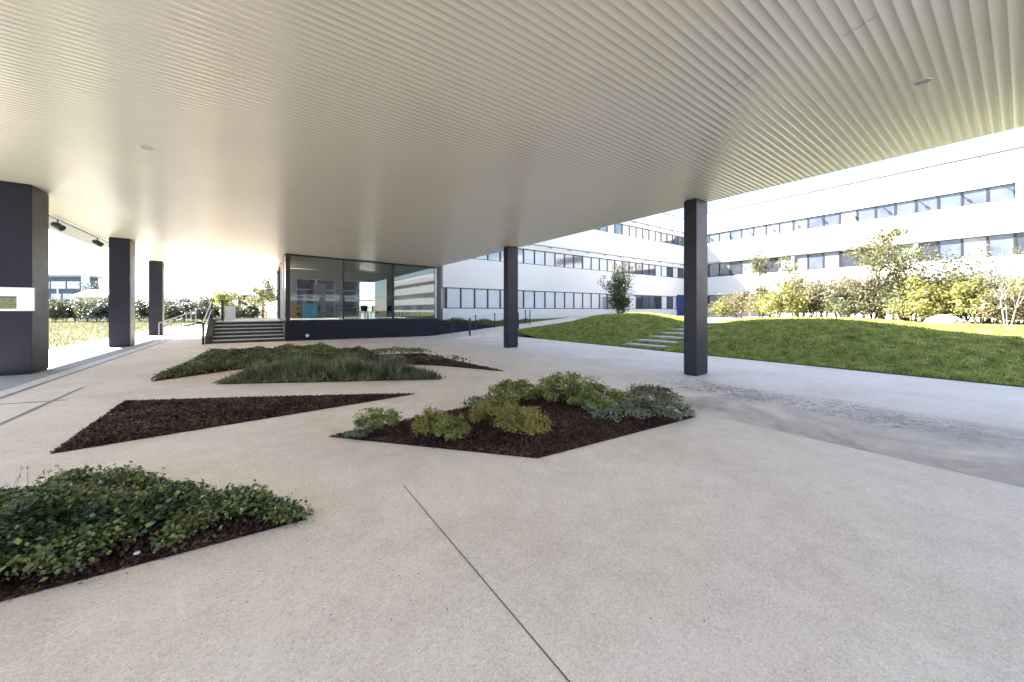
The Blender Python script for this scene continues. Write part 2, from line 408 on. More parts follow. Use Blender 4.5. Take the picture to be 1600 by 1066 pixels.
# ------------------------------------------------------------------ setting
def grid_sheet(name, xs, ys, zf, mat, **tg):
    X, Y = np.meshgrid(xs, ys, indexing='ij'); Z = zf(X, Y)
    V = np.stack([X, Y, Z], 2).reshape(-1, 3); ny = len(ys)
    i, j = np.meshgrid(np.arange(len(xs)-1), np.arange(ny-1), indexing='ij')
    a = (i*ny+j).ravel(); Fq = np.stack([a, a+ny, a+ny+1, a+1], 1)
    o = npmesh(name, V, Fq, mat, smooth=True); tag(o, **tg); return o
gzv = lambda X, Y: 0.1*np.clip((8.7-X)/13.2, 0, 1)
# ground sheet to the horizon
grid_sheet('ground', np.array([-900, -300, -100, -40, 0, 40, 100, 300, 900.]), np.array([-900, -300, -100, 0, 100, 300, 900.]),
           lambda X, Y: np.full_like(X, -0.06), M['dry'], kind='structure')
grid_sheet('field', np.linspace(-400, -5.9, 60), np.linspace(-60, 500, 60), lambda X, Y: 0.094+0*X, M['dry'], kind='structure')
grid_sheet('plaza', np.concatenate([[-6.6], np.linspace(-5, 8.7, 12), [13.02]]), np.linspace(-40, 45, 40), gzv, M['concrete'], kind='structure')  # lengthened unseen behind the camera to bounce sunlight under the canopy
grid_sheet('lawn', np.concatenate([np.linspace(13.0, 22, 60), np.linspace(22.5, 40, 20)]), np.linspace(-14, 22.1, 120),
           lambda X, Y: terr(X, Y)+0.012, M['lawn'], kind='structure')
grid_sheet('terrace', np.array([13.0, 26, 39, 60.]), np.linspace(-120, -14, 10), lambda X, Y: 1.0*(X > 13.5)+0.01, M['dry'], kind='structure')
rp = MB(); rp.prism([(8.8, -0.04), (8.8, 0.006), (9.4, 0.033), (13, 0.363), (21.05, 1.035), (24, 1.045), (24, -0.04)], 'y', 18.45, 21.4)
tag(rp.build('ramp', M['concrete']), kind='structure')
grid_sheet('path', np.linspace(20.6, 38.5, 20), np.linspace(17.2, 20.9, 5), lambda X, Y: terr(X, Y)+0.05, M['concrete'], kind='structure')
M['bounce_ground'] = grassmat('pale_bounce_ground', [(0.34, 0.32, 0.24), (0.42, 0.40, 0.32), (0.50, 0.48, 0.40)], 0.8)
grid_sheet('bounce_strip', np.linspace(20.8, 39.6, 30), np.linspace(-14, 17.2, 60), lambda X, Y: terr(X, Y)+0.03, M['bounce_ground'], kind='structure')
# pale ground between lawn crest and shrubs, added to bounce sunlight into the shade
# joints cut in the plaza
jb = MB()
for x, y0, y1 in ((1.06, -6, 3.15), (5.57, -8, 6.2)):
    w = 0.0045 if x < 3 else 0.003
    jb.poly([(x-w, y0, gz(x)+0.004), (x+w, y0, gz(x)+0.004), (x+w*0.6, y1, gz(x)+0.004), (x-w*0.6, y1, gz(x)+0.004)])
0 and jb.poly([(1.06, 3.15, gz(1)+0.004), (5.57, 2.9, gz(5)+0.004), (5.57, 2.906, gz(5)+0.004), (1.06, 3.156, gz(1)+0.004)])
tag(jb.build('paving_joint', M['joint']), kind='structure')
# drain channels and kerb bands by the left row of pillars
db = MB()
for x0, x1, y0, y1, dz in ((-3.62, -3.54, 2, 45, 0.004), (-2.80, -2.74, 2, 10.7, 0.004)):
    db.poly([(x0, y0, gz(x0)+dz), (x1, y0, gz(x1)+dz), (x1, y1, gz(x1)+dz), (x0, y1, gz(x0)+dz)])
p, q = G(105, 626), G(0, 632)
db.poly([(p[0], p[1], gz(p[0])+0.005), (q[0]-1, q[1]+.2, gz(q[0])+0.005), (q[0]-1, q[1]+0.26, gz(q[0])+0.005), (p[0], p[1]+0.06, gz(p[0])+0.005)])
tag(db.build('drain_channel', M['drain']), kind='structure')
kb = MB()
kb.poly([(-3.86, 2, gz(-3.86)+0.004), (-3.63, 2, gz(-3.63)+0.004), (-3.63, 45, gz(-3.63)+0.004), (-3.86, 45, gz(-3.86)+0.004)])
tag(kb.build('pale_paving_band', M['pale_kerb']), kind='structure')

M['walk'] = paint('greyed_concrete_slabs', (0.33, 0.32, 0.30), 0.85, 0.12, 3)  # greyer than the plaza to cut sunlight bounced onto the soffit
grid_sheet('walkway', np.array([-6.6, -5.2, -3.87]), np.linspace(-40, 45, 40), lambda X, Y: gzv(X, Y)+0.006, M['walk'], kind='structure')
# ------------------------------------------------------------------ building over the plaza
XL, XR, YB, YF = -5.1, 9.28, -1.8, 31.8
ZT = 16.0
bld = empty('overhanging_building', (0, 0, 0), 0, 'building raised on dark pillars with a cream slatted soffit over the plaza', 'building')
ys = []; zs = []
y = YB
while y < YF:
    ys += [y, y+0.080, y+0.086, y+0.094]; zs += [0, 0, -0.0045, -0.0045]; y += 0.1
ys = np.array(ys); zs = np.array(zs)
V = np.concatenate([np.stack([np.full_like(ys, x), ys, zs+cz(x)], 1) for x in (XL, XR)])
n = len(ys); a = np.arange(n-1); Fq = np.stack([a, a+1, a+1+n, a+n], 1)
npmesh('soffit', V, Fq, M['soffit'], bld)
b = MB()
b.prism([(XL-0.0, cz(XL)+0.03), (XR, cz(XR)+0.03), (XR, ZT), (XL, ZT)], 'y', YB, YF)
b.build('upper_wall', M['white'], bld)
b = MB()   # edge trims
b.prism([(XL-0.05, cz(XL)-0.02), (XL-0.002, cz(XL)-0.02), (XL-0.002, cz(XL)+0.35), (XL-0.05, cz(XL)+0.35)], 'y', YB, YF)
b.box(XL, XR, YF+0.002, YF+0.05, cz(XR)-0.02, cz(XL)+0.4)
b.build('edge_trim', M['whitemetal'], bld)
b = MB(); b.prism([(XR+0.002, cz(XR)+0.028), (XR+0.03, cz(XR)+0.028), (XR+0.03, cz(XR)+0.45), (XR+0.002, cz(XR)+0.45)], 'y', YB, YF)
b.build('edge_trim', M['darkframe'], bld)
# outer roof overhang on the left, with the thin rail and two spotlights
b = MB()
b.box(-7.35, -5.62, YB, 30, 5.15, 5.45)
b.build('outer_canopy', M['greysoffit'], bld)
b = MB()
for yy in np.arange(1, 30, 3.0): MB().box(-5.62, -5.16, yy, yy+0.1, 5.2, 5.4).build('outer_canopy_bracket', M['greymetal'], bld)
rl = MB(); rl.tube((-5.22, 10, cz(-5.2)-0.03), (-5.22, 31, cz(-5.2)-0.03), 0.025, n=6)
rl.build('lighting_rail', M['black'], bld)
for (u, v), lb in (((90, 338), 'nearer black spotlight hung from the thin rail along the left canopy edge'), ((152, 371), 'farther black spotlight hung from the thin rail along the left canopy edge')):
    # find y on x=-5.22 for this pixel column
    r = ray(u, v); t = -5.22/r[0]; yy = r[1]*t; zt = cz(-5.2)-0.06
    s = empty('spotlight', (-5.22, yy, zt), 0, lb, 'spotlight', 'spotlights on the left rail')
    MB().tube((0, 0, 0.02), (0, 0, -0.12), 0.02).build('bracket', M['black'], s)
    MB().tube((-0.1, 0.04, -0.12), (0.12, -0.05, -0.26), 0.085, 0.10, 12).build('lamp_housing', M['black'], s)
    MB().box(-0.06, 0.06, -0.09, 0.09, -0.13, -0.09).build('yoke', M['black'], s)

# pillars
def pillar(x0, x1, y0, y1, label, group, seam=None, sy=None):
    cx, cy = (x0+x1)/2, (y0+y1)/2; g = gz(cx)
    t = empty('pillar', (cx, cy, g), 0, label, 'pillar', group)
    top = cz(x0)-g-0.004
    MB().box(x0-cx, x1-cx, y0-cy, y1-cy, 0.03, top-0.03, bev=0.006).build('cladding', M['pillar'], t)
    MB().box(x0-cx+0.02, x1-cx-0.02, y0-cy+0.02, y1-cy-0.02, 0.0, 0.034).build('base_plate', M['seam'], t)
    MB().box(x0-cx+0.015, x1-cx-0.015, y0-cy+0.015, y1-cy-0.015, top-0.034, top).build('top_collar', M['seam'], t)
    if seam is not None:
        MB().box(seam-cx-0.012, seam-cx+0.012, y0-cy-0.003, y0-cy+0.01, 0.03, top-0.035).build('seam', M['seam'], t)
        MB().box(x1-cx-0.01, x1-cx+0.003, y0+0.06-cy, y0-cy+0.085, 0.03, top-0.035).build('seam', M['seam'], t)
    return t
pillar(8.70, 9.24, 4.58, 4.90, 'nearest dark pillar of the right row standing beside the big planting bed', 'pillars of the right row')
pillar(8.70, 9.24, 12.62, 12.94, 'dark pillar of the right row standing between the glass pavilion and the lawn', 'pillars of the right row')
GP = []
for (u, v), dx, dy, lb in (((50, 585), 0.95, 0.85, 'widest dark pillar at the left edge of the picture carrying the white sign board'),
                      ((203, 542), 0.60, 0.80, 'middle dark pillar of the left row between the sign pillar and the slim far one'),
                      ((254, 524), 0.60, 0.5, 'slimmest and farthest dark pillar of the left row near the stairs')):
    x, y = G(u, v); GP.append((x, y))
    pillar(x-dx, x, y, y+dy, lb, 'pillars of the left row', seam=x-0.13 if dx < 0.9 else None)
print('left pillars', GP)
# sign board on the widest pillar
x, y = -4.25, GP[0][1]
y0 = y
sg = empty('sign_board', (-4.55, y0-0.03, 1.6), 0, 'white sign board with a small landscape picture fixed to the widest pillar', 'sign')
r = ray(55, 450); t = y0/r[1]; sx1 = r[0]*t; sz1 = CZ+r[2]*t; r = ray(55, 486); t = y0/r[1]; sz0 = CZ+r[2]*t
MB().box(-0.75, sx1+4.55, -0.012, 0.026, sz0-1.6, sz1-1.6, bev=0.004).build('panel', M['whitemetal'], sg)
M['pic'] = grassmat('printed_landscape', [(0.10, 0.13, 0.06), (0.22, 0.25, 0.14), (0.40, 0.42, 0.32)], 6)
M['picd'] = paint('printed_dark_treeline', (0.06, 0.07, 0.05), 0.6, 0.3, 20)
dx0 = sx1+4.55-0.26
MB().box(-0.7, dx0, -0.016, -0.013, sz0-1.6+0.05, sz0-1.6+0.30).build('picture', M['pic'], sg)
MB().box(-0.7, dx0, -0.016, -0.013, sz0-1.6+0.302, sz0-1.6+0.335).build('picture_treeline', M['picd'], sg)

# ceiling lights
for u, v, lb in ((230, 231, 'round recessed ceiling light nearest the left pillars'), (593, 302, 'round recessed ceiling light over the middle of the plaza'),
             (1440, 128, 'large looking recessed ceiling light over the right side of the plaza'), (509, 380, 'small far ceiling light in front of the left end of the pavilion glass'),
             (815, 345, 'ceiling light near the pillar between pavilion and lawn')):
    x, y, z = CE(u, v)
    l = empty('ceiling_light', (x, y, z), 0, lb, 'ceiling light', 'recessed ceiling lights')
    mb = MB(); k = 24
    for j in range(k):
        a0, a1 = 2*math.pi*j/k, 2*math.pi*(j+1)/k
        for (r0, z0), (r1, z1) in (((0.09, -0.001), (0.087, -0.012)), ((0.087, -0.012), (0.068, -0.012)), ((0.068, -0.012), (0.062, 0.03))):
            mb.poly([(r0*math.cos(a0), r0*math.sin(a0), z0), (r0*math.cos(a1), r0*math.sin(a1), z0), (r1*math.cos(a1), r1*math.sin(a1), z1), (r1*math.cos(a0), r1*math.sin(a0), z1)])
    mb.build('trim_ring', M['grey'], l)
    MB().tube((0, 0, 0.0), (0, 0, -0.004), 0.060, n=20).build('lens', M['greymetal'], l)

# access-panel joints in the soffit
for i, (u, v) in enumerate(((1345, 40), (1160, 126))):
    x, y, z = CE(u, v)
    tb = MB().box(-0.15, 0.15, -0.003, 0.003, -0.003, 0.0).build('panel_joint', M['greymetal'], bld); tb.location = (x, y, z-0.001); tb.rotation_euler = (0, 0, R(90) if i == 9 else R(72))

# ------------------------------------------------------------------ glass pavilion
PX0, PX1, PY0, PY1, PZ = 1.2, 9.25, 21.3, 30.5, 1.05
pv = empty('glass_pavilion', (PX0, PY0, 0), 0, 'glazed pavilion on a dark plinth under the far end of the soffit', 'pavilion')
def L(x0, x1, y0, y1, z0, z1): return (x0-PX0, x1-PX0, y0-PY0, y1-PY0, z0, z1)
MB().box(*L(PX0, PX1, PY0, PY0+0.25, -0.02, PZ)).build('plinth', M['bluebase'], pv)
MB().box(*L(PX0, PX0+0.25, PY0+0.25, PY1, -0.02, PZ)).build('plinth', M['bluebase'], pv)
MB().box(*L(PX0+0.25, PX1, PY0+0.25, PY1, PZ-0.3, PZ-0.02)).build('floor_slab', M['floor'], pv)
MB().box(*L(PX0+0.02, PX1, PY0-0.02, PY0+0.10, PZ, PZ+0.06)).build('sill', M['darkframe'], pv)
mb = MB(); zt0, zt1 = cz(PX0)-0.012, cz(PX1)-0.012
mb.prism([(0.0, zt0-0.09), (PX1-PX0, zt1-0.09), (PX1-PX0, zt1), (0, zt0)], 'y', -0.02, 0.08)
mb.build('head_rail', M['darkframe'], pv)
MB().box(*L(PX0, PX0+0.20, PY0-0.04, PY0+0.16, PZ, zt0-0.09)).build('corner_post', M['darkframe'], pv)
for xx, w in ((3.87, 0.07), (6.55, 0.09)):
    MB().box(*L(xx-w/2, xx+w/2, PY0-0.03, PY0+0.11, PZ+0.06, cz(xx)-0.105)).build('mullion', M['darkframe'], pv)
MB().box(*L(PX1-0.12, PX1, PY0-0.03, PY0+0.11, PZ+0.06, zt1-0.09)).build('mullion', M['greymetal'], pv)
for xa, xb in ((PX0+0.2, 3.835), (3.905, 6.505), (6.595, PX1-0.12)):
    MB().poly([(xa-PX0, 0.03, PZ+0.06), (xb-PX0, 0.03, PZ+0.06), (xb-PX0, 0.03, cz(xb)-0.105), (xa-PX0, 0.03, cz(xa)-0.105)]) or None
    m = MB(); m.poly([(xa-PX0, 0.03, PZ+0.06), (xb-PX0, 0.03, PZ+0.06), (xb-PX0, 0.03, cz(xb)-0.10), (xa-PX0, 0.03, cz(xa)-0.10)])
    m.build('glass_pane', M['glass'], pv)
    MB().box(*L(xa, xb, PY0-0.0, PY0+0.028, 2.33, 2.365)).build('transom', M['greymetal'], pv)
# side wall, glass with white door frames
yy = PY0+0.16
for k in range(4):
    ya, yb_ = PY0+0.16+k*2.2, PY0+0.16+(k+1)*2.2
    m = MB(); m.poly([(0.05, ya-PY0, PZ), (0.05, yb_-PY0, PZ), (0.05, yb_-PY0, zt0-0.09), (0.05, ya-PY0, zt0-0.09)])
    m.build('glass_pane', M['glass'], pv)
    MB().box(*L(PX0, PX0+0.1, yb_-0.05, yb_+0.05, PZ, zt0-0.09)).build('mullion', M['whitemetal'] if k < 2 else M['darkframe'], pv)
MB().box(*L(PX0-0.02, PX0+0.12, PY0+0.16, PY1, zt0-0.088, zt0)).build('head_rail', M['darkframe'], pv)
# back wall, split so that daylight enters through openings
bw = MB()
segs = [(1.45, 2.2), (4.6, 5.0), (7.4, 9.25)]
for xa, xb in segs: bw.box(*L(xa, xb, 28.3, 28.5, PZ, 4.40))
bw.box(*L(2.2, 4.6, 28.3, 28.5, 3.75, 4.40)); bw.box(*L(5.0, 7.4, 28.3, 28.5, 3.75, 4.40))
bw.build('back_wall', M['grey'], pv)
for x0_ in (2.2, 3.4, 5.0, 6.2):
    f = MB()
    f.box(*L(x0_, x0_+1.2, 28.36, 28.44, 3.70, 3.75)); f.box(*L(x0_, x0_+0.06, 28.36, 28.44, PZ, 3.70)); f.box(*L(x0_+1.14, x0_+1.2, 28.36, 28.44, PZ, 3.70))
    f.box(*L(x0_+0.06, x0_+1.14, 28.37, 28.43, 2.3, 2.38)); f.box(*L(x0_+0.06, x0_+1.14, 28.37, 28.43, 3.0, 3.05))
    w = f.build('window_frame', M['whitemetal'], pv)
    MB().box(*L(x0_+0.06, x0_+1.14, 28.395, 28.405, PZ, 3.7)).build('window_pane', M['glass'] if x0_ == 6.2 else (M['paneB'] if x0_ != 3.4 else M['paneC']), w)
MB().box(*L(PX1-0.1, PX1-0.002, PY0+0.14, 28.3, PZ, 4.30)).build('side_wall', M['grey'], pv)
# partition with pale door seen from outside
MB().box(*L(3.05, 3.75, 26.5, 26.62, PZ, 3.3)).build('partition', M['grey'], pv)
# low lamp on the plinth
x, y = 2.15, PY0
wl = empty('wall_lamp', (x, y-0.002, 0.30), 0, 'small round wall lamp low on the dark plinth of the pavilion', 'lamp')
MB().tube((0, -0.09, 0), (0, 0, 0), 0.085, 0.095, 16).build('housing', M['greymetal'], wl)
MB().tube((0, -0.094, 0), (0, -0.09, 0), 0.065, 0.065, 16).build('lens', M['whitemetal'], wl)

# furniture inside
FZ = PZ-0.02
def make_table(w, d, lb):
    t = empty('table', (0, 0, 0), 0, lb, 'table', 'white tables inside the pavilion')
    MB().box(-w/2, w/2, -d/2, d/2, 0.72, 0.76, bev=0.008).build('tabletop', M['whitemetal'], t)
    for sx in (-1, 1):
        for sy in (-1, 1):
            MB().tube((sx*(w/2-0.06), sy*(d/2-0.06), 0), (sx*(w/2-0.08), sy*(d/2-0.08), 0.72), 0.022, n=8).build('leg', M['whitemetal'], t)
    return t
def make_chair(lb):
    t = empty('chair', (0, 0, 0), 0, lb, 'chair', 'dark chairs inside the pavilion')
    MB().box(-0.21, 0.21, -0.21, 0.21, 0.43, 0.46, bev=0.01).build('seat', M['chair'], t)
    m = MB(); m.prism([(0.20, 0.50), (0.23, 0.50), (0.27, 0.86), (0.24, 0.86)], 'x', -0.2, 0.2); m.build('backrest', M['chair'], t)
    for sx in (-1, 1):
        MB().tube((sx*0.2, -0.2, 0), (sx*0.18, -0.18, 0.43), 0.013).build('leg', M['greymetal'], t)
        MB().tube((sx*0.2, 0.24, 0), (sx*0.18, 0.21, 0.52), 0.013).build('leg', M['greymetal'], t)
    return t
tb = make_table(1.5, 0.8, 'white table nearest the left mullion inside the pavilion'); tb.location = (4.9, 23.6, FZ)
t2 = copy_tree(tb); t2['label'] = 'white table behind the right mullion inside the pavilion'; t2.location = (6.5, 24.4, FZ); t2.rotation_euler.z = R(4)
t3 = copy_tree(tb); t3['label'] = 'white table at the right end of the pavilion room'; t3.location = (8.2, 23.2, FZ)
c0 = make_chair('x'); first = True
for i, (x, y, a, lb) in enumerate(((2.6, 24.0, 200, 'dark chair beside the turquoise cabinet'), (3.1, 24.7, 150, 'dark chair in front of the pale partition'),
        (4.4, 22.9, 180, 'dark chair on the glass side of the left table'), (5.3, 22.95, 170, 'dark chair at the right front of the left table'),
        (4.5, 24.3, 5, 'dark chair behind the left table'), (6.1, 23.7, 175, 'dark chair in front of the middle table'), (6.9, 23.7, 190, 'dark chair at the right front of the middle table'),
        (7.7, 22.5, 180, 'dark chair in front of the right end table'), (8.5, 22.5, 185, 'dark chair next to the end mullion'))):
    c = c0 if first else copy_tree(c0); first = False
    c['label'] = lb; c.location = (x, y, FZ); c.rotation_euler.z = R(a)
cb = empty('cabinet', (2.35, 22.0, FZ), 0, 'turquoise cabinet standing behind the left pavilion glass', 'cabinet')
MB().box(-0.32, 0.32, -0.25, 0.25, 0.04, 0.92, bev=0.01).build('body', M['cyan'], cb)
MB().box(-0.008, 0.008, -0.254, -0.25, 0.06, 0.9).build('door_gap', M['seam'], cb)
MB().box(-0.3, 0.3, -0.2, 0.2, 0.0, 0.04).build('foot_plinth', M['chair'], cb)
yb = empty('display_board', (1.75, 22.0, FZ), 0, 'ochre display board with dark figures beside the turquoise cabinet', 'board')
MB().box(-0.22, 0.22, -0.02, 0.02, 0.1, 0.88).build('panel', M['yellow'], yb)
m = MB(); m.tube((0.05, -0.026, 0.66), (0.05, -0.021, 0.66), 0.08, n=14); m.tube((0.08, -0.026, 0.36), (0.08, -0.021, 0.36), 0.11, n=14)
m.build('dark_motif', M['chair'], yb)
MB().box(-0.2, -0.16, -0.1, 0.1, 0, 0.1).build('foot', M['chair'], yb); MB().box(0.16, 0.2, -0.1, 0.1, 0, 0.1).build('foot', M['chair'], yb)

# ------------------------------------------------------------------ stairs and landing
st = empty('staircase', (-1.75, PY0+0.05, 0), 0, 'broad outdoor staircase with dark risers and pale nosings left of the pavilion', 'stairs')
SX0, SX1 = -1.62, 1.16; nr = 6; rh = (PZ-gz(0))/nr; bz = gz(0)
for i in range(nr):
    z0 = bz+rh*i; y0 = PY0+0.05+0.3*i
    y1 = y0+0.3 if i < nr-1 else PY0+6.2
    r_ = MB().box(SX0+1.75, SX1+1.75, y0-PY0-0.05, y1-PY0-0.05, bz-0.02 if i == 0 else z0-rh*0.2, z0+rh-0.045)
    s_ = r_.build('step' if i < nr-1 else 'landing', M['riser'], st)
    MB().box(SX0+1.75, SX1+1.75, y0-PY0-0.05-0.02, y1-PY0-0.05-0.021, z0+rh-0.044, z0+rh).build('tread', M['tread'], s_)
MB().prism([(-0.12, bz), (-0.12, bz+0.35), (1.45, PZ+0.12), (6.2, PZ+0.12), (6.2, bz)], 'x', 0.0-0.12, 0.12).build('side_wall', M['riser'], st)
MB().box(-0.1, 0.1, -0.3, -0.14, bz, 1.55+bz).build('newel_panel', M['darkframe'], st) if False else None
# stair railing on the left side wall
rl = empty('stair_railing', (-1.75, PY0, bz), 0, 'dark and white handrail climbing the left side of the stairs', 'railing')
MB().box(-0.20, -0.12, -0.35, -0.27, 0, 0.98).build('post', M['darkframe'], rl)
MB().box(-0.04, 0.04, 1.4, 1.48, PZ-bz+0.10, PZ-bz+0.98).build('post', M['darkframe'], rl)
MB().tube((-0.16, -0.35, 0.98), (0.0, 1.45, PZ-bz+0.98), 0.03).build('handrail', M['whitemetal'], rl)
MB().tube((-0.14, -0.30, 0.62), (0.0, 1.45, PZ-bz+0.62), 0.02).build('handrail', M['whitemetal'], rl)
# ramp railing further left
rr = empty('ramp_railing', (-2.5, PY0+0.8, bz), 0, 'white balustrade of the access ramp rising behind the stairs', 'railing')
for k in range(8):
    f = k/7; x_ = -1.1+f*1.0; y_ = 0.6+f*2.6; h0 = f*0.55
    MB().tube((x_, y_, h0), (x_, y_, h0+0.95), 0.022, n=6).build('post', M['whitemetal'], rr)
MB().tube((-1.1, 0.6, 0.95), (-0.1, 3.2, 1.5), 0.03).build('handrail', M['whitemetal'], rr)
MB().tube((-1.1, 0.6, 0.75), (-0.1, 3.2, 1.3), 0.02).build('handrail', M['darkframe'], rr)
# landing screen and dark post
ls = empty('landing_screen', (-1.45, PY0+3.2, PZ), 0, 'pale upright screen beside the dark post at the head of the stairs', 'screen')
MB().box(0.10, 0.55, -0.02, 0.02, 0.02, 0.78, bev=0.004).build('panel', M['whitemetal'], ls)
MB().box(-0.05, 0.06, -0.05, 0.05, 0.0, 1.12).build('post', M['darkframe'], ls)
lg = empty('landing_balustrade', (-1.3, PY0+6.0, PZ), 0, 'low balustrade with white top rail across the back of the landing', 'railing')
MB().box(0, 2.4, -0.02, 0.02, 0.02, 0.08).build('bottom_rail', M['whitemetal'], lg)
for k in range(5): MB().box(0.6*k, 0.6*k+0.03, -0.02, 0.02, 0.08, 0.20).build('post', M['greymetal'], lg)

bk = empty('added_rear_block', (-20, -44, 0), 0, 'added dark block behind the camera, darkening the reflections in the left pavilion glass panes', 'building')  # unseen block added so the left pavilion glass mirrors something dark
MB().box(-50, 42, -10, 0, -0.05, 8.5).build('wall', M['pillar'], bk)
for k in range(20): MB().box(-40+k*4, -37+k*4, -0.05, 0.05, 3.5, 5).build('window', M['paneC'], bk)
# ------------------------------------------------------------------ ramp wall, posts, planted verge
rw = MB(); rw.prism([(9.27, -0.02), (9.27, 1.0), (13.6, 0.50), (13.6, 0.30)], 'y', 21.42, 21.6)
tag(rw.build('retaining_wall', M['bluebase']), 'low dark retaining wall tapering along the ramp beside the pavilion', 'wall')
vg = MB()
xs_ = np.linspace(9.3, 22, 26)
zt = lambda x: 0.92 if x < 9.4 else max(0.95-0.11*(x-9.3), 0.083*(x-9)+0.06)
for a_, b_ in zip(xs_[:-1], xs_[1:]):
    vg.poly([(a_, 21.45, min(zt(a_), 1.0)-0.05), (b_, 21.45, min(zt(b_), 1.0)-0.05), (b_, 22.2, 1.0), (a_, 22.2, 1.0)])
tag(vg.build('verge', M['lawn']), kind='structure')
for u, yy, lb in ((734, 18.62, 'first dark bollard post at the foot of the ramp'), (707, 21.1, 'thin dark post beside the ramp wall next to the pavilion end'), (743, 21.1, 'dark post beside the ramp wall just right of the foot bollard'),
              (773, 21.1, 'dark post where the ramp wall runs out left of the pillar'), (810, 18.9, 'dark post just right of the middle right-row pillar'), (821, 21.0, 'middle post of the three right of the pillar'), (828, 20.2, 'last post before the lawn at the ramp')):
    r = ray(u, 500); t = yy/r[1]; x = r[0]*t; z = max(0, 0.083*(x-9))+0.03
    big = u == 734
    p = empty('railing_post', (x, yy, z), 0, lb, 'post', 'posts along the ramp')
    w = 0.05 if big else 0.032
    MB().box(-w, w, -w*0.5, w*0.5, 0, 1.02).build('shaft', M['darkframe'], p)
    MB().box(-w*1.5, w*1.5, -w*1.3, w*1.3, 0, 0.012).build('foot_plate', M['greymetal'], p)
MBt = MB().tube((9.9, 21.1, 0.12+0.9), (16.4, 21.1, 0.63+0.92), 0.008, n=6)
tag(MBt.build('ramp_cable', M['greymetal']), 'thin cable strung along the posts of the ramp', 'cable')

# ------------------------------------------------------------------ white office wings
SILL = (1.72, 5.15, 8.75); WH = (1.40, 1.15, 1.05); WW = 1.07; TOP = 12.05
def wing_bands(parent, l0, l1, wh, breaks=()):
    """wing along local x from l0 to l1, facade at local y=0 facing -y; window strips recessed"""
    b = MB(); z = -0.1
    for s, h in zip(SILL, wh):
        b.box(l0, l1, 0, 0.3, z, s); z = s+h
    b.box(l0, l1, 0, 0.3, z, 10.85)
    b.build('wall', M['white'], parent)
    c = MB(); c.box(l0+0.01, l1, 0.302, 12, -0.1, 10.84); c.build('core_wall', M['grey'], parent)
    c = MB(); c.box(l0, l1, 0.42, 12, 10.852, TOP); c.build('parapet', M['whitefar'], parent)
    c = MB(); c.box(l0, l1, 0.38, 0.415, TOP-0.04, TOP+0.03); c.build('coping', M['darkframe'], parent)
    c = MB(); c.box(l0, l1, -0.03, 0.41, 10.855, 10.885); c.build('coping', M['greymetal'], parent)
fr_mesh = {}
def window(parent, x, lvl, wh, kind, frame_dark=True):
    h = wh[lvl]; key = (round(h, 2), frame_dark)
    if key not in fr_mesh:
        f = MB(); w = WW; t = 0.058
        f.box(0, w, 0.10, 0.18, 0, t); f.box(0, w, 0.10, 0.18, h-t, h)
        f.box(0, t, 0.10, 0.18, t, h-t); f.box(w-t, w, 0.10, 0.18, t, h-t)
        o = f.build('window', M['darkframe'], parent); fr_mesh[key] = o.data
    else:
        o = bpy.data.objects.new('window', fr_mesh[key]); COL.objects.link(o); o.parent = parent
    o.location = (x, 0, SILL[lvl])
    k2 = (round(h, 2), kind)
    if k2 not in fr_mesh:
        p = MB().box(0.058, WW-0.058, 0.135, 0.15, 0.058, h-0.058)
        q = p.build('pane', M[kind], o); fr_mesh[k2] = q.data
    else:
        q = bpy.data.objects.new('pane', fr_mesh[k2]); COL.objects.link(q); q.parent = o
def shade(parent, l0, l1, z, dark):
    b = MB(); b.box(l0, l1, -0.42, -0.36, z, z+0.045)
    x = l0+0.3
    while x < l1:
        b.box(x, x+0.035, -0.36, 0, z+0.005, z+0.035); b.box(x, x+0.05, -0.40, -0.34, z-0.10, z); x += WW*2
    b.build('sunshade', M['darkframe'] if dark else M['greymetal'], parent)
lw = empty('office_wing', (10.0, 22.0, 0), 0, 'shaded white office wing with ribbon windows behind the left lawn and tree', 'building')
LWX = 39.7-10.0
wing_bands(lw, 0.0, LWX+12, WH)
kinds = ['blind', 'blind', 'blind', 'paneC', 'blind', 'paneA', 'blind', 'blind', 'paneB']
random.seed(3)
for lvl in range(3):
    x = 0.3
    while x+WW < LWX-0.05:
        wx = x+10.0
        if lvl == 2 and wx < 22: x += WW; continue
        if lvl == 0: k = 'blind' if wx < 30 else random.choice(['paneB', 'blind', 'paneA'])
        elif lvl == 1: k = random.choice(['blind', 'paneA', 'paneC', 'blind']) if wx < 27 else random.choice(['paneB', 'paneA', 'blind'])
        else: k = random.choice(['blind', 'paneC', 'paneA'])
        if lvl == 0 and 27.2 < wx < 29.5:
            MB().box(x, x+WW-0.01, 0.05, 0.2, SILL[0], SILL[0]+WH[0]).build('wall_panel', M['white'], lw)
        else: window(lw, x, lvl, WH, k)
        x += WW
    if lvl: shade(lw, 0.2, LWX-0.5, SILL[lvl]+WH[lvl]+0.28, True)
# fixed dark grille at ground floor
g = MB()
for k in range(9): g.box(15.6+k*0.14, 15.63+k*0.14, -0.06, -0.03, 1.75, 2.75)
g.box(15.55, 16.8, -0.062, -0.028, 2.75, 2.79); g.build('railing', M['darkframe'], lw)
bd = empty('entrance_door', (37.7, 21.9, 1.0), 0, 'blue entrance door at the far corner of the shaded wing', 'door')
M['bluedoor'] = paint('blue_door', (0.03, 0.05, 0.16), 0.5)
MB().box(0, 1.5, 0, 0.08, 0.0, 2.3, bev=0.01).build('leaf', M['bluedoor'], bd)
MB().box(0.7, 0.73, -0.05, 0.0, 0.9, 1.3).build('handle', M['greymetal'], bd)

WH2 = (1.5, 1.42, 1.05)
rwing = empty('office_wing', (39.7, 22.0, 0), R(-90), 'sunlit white office wing with three ribbon window rows behind the shrubs on the right', 'building')
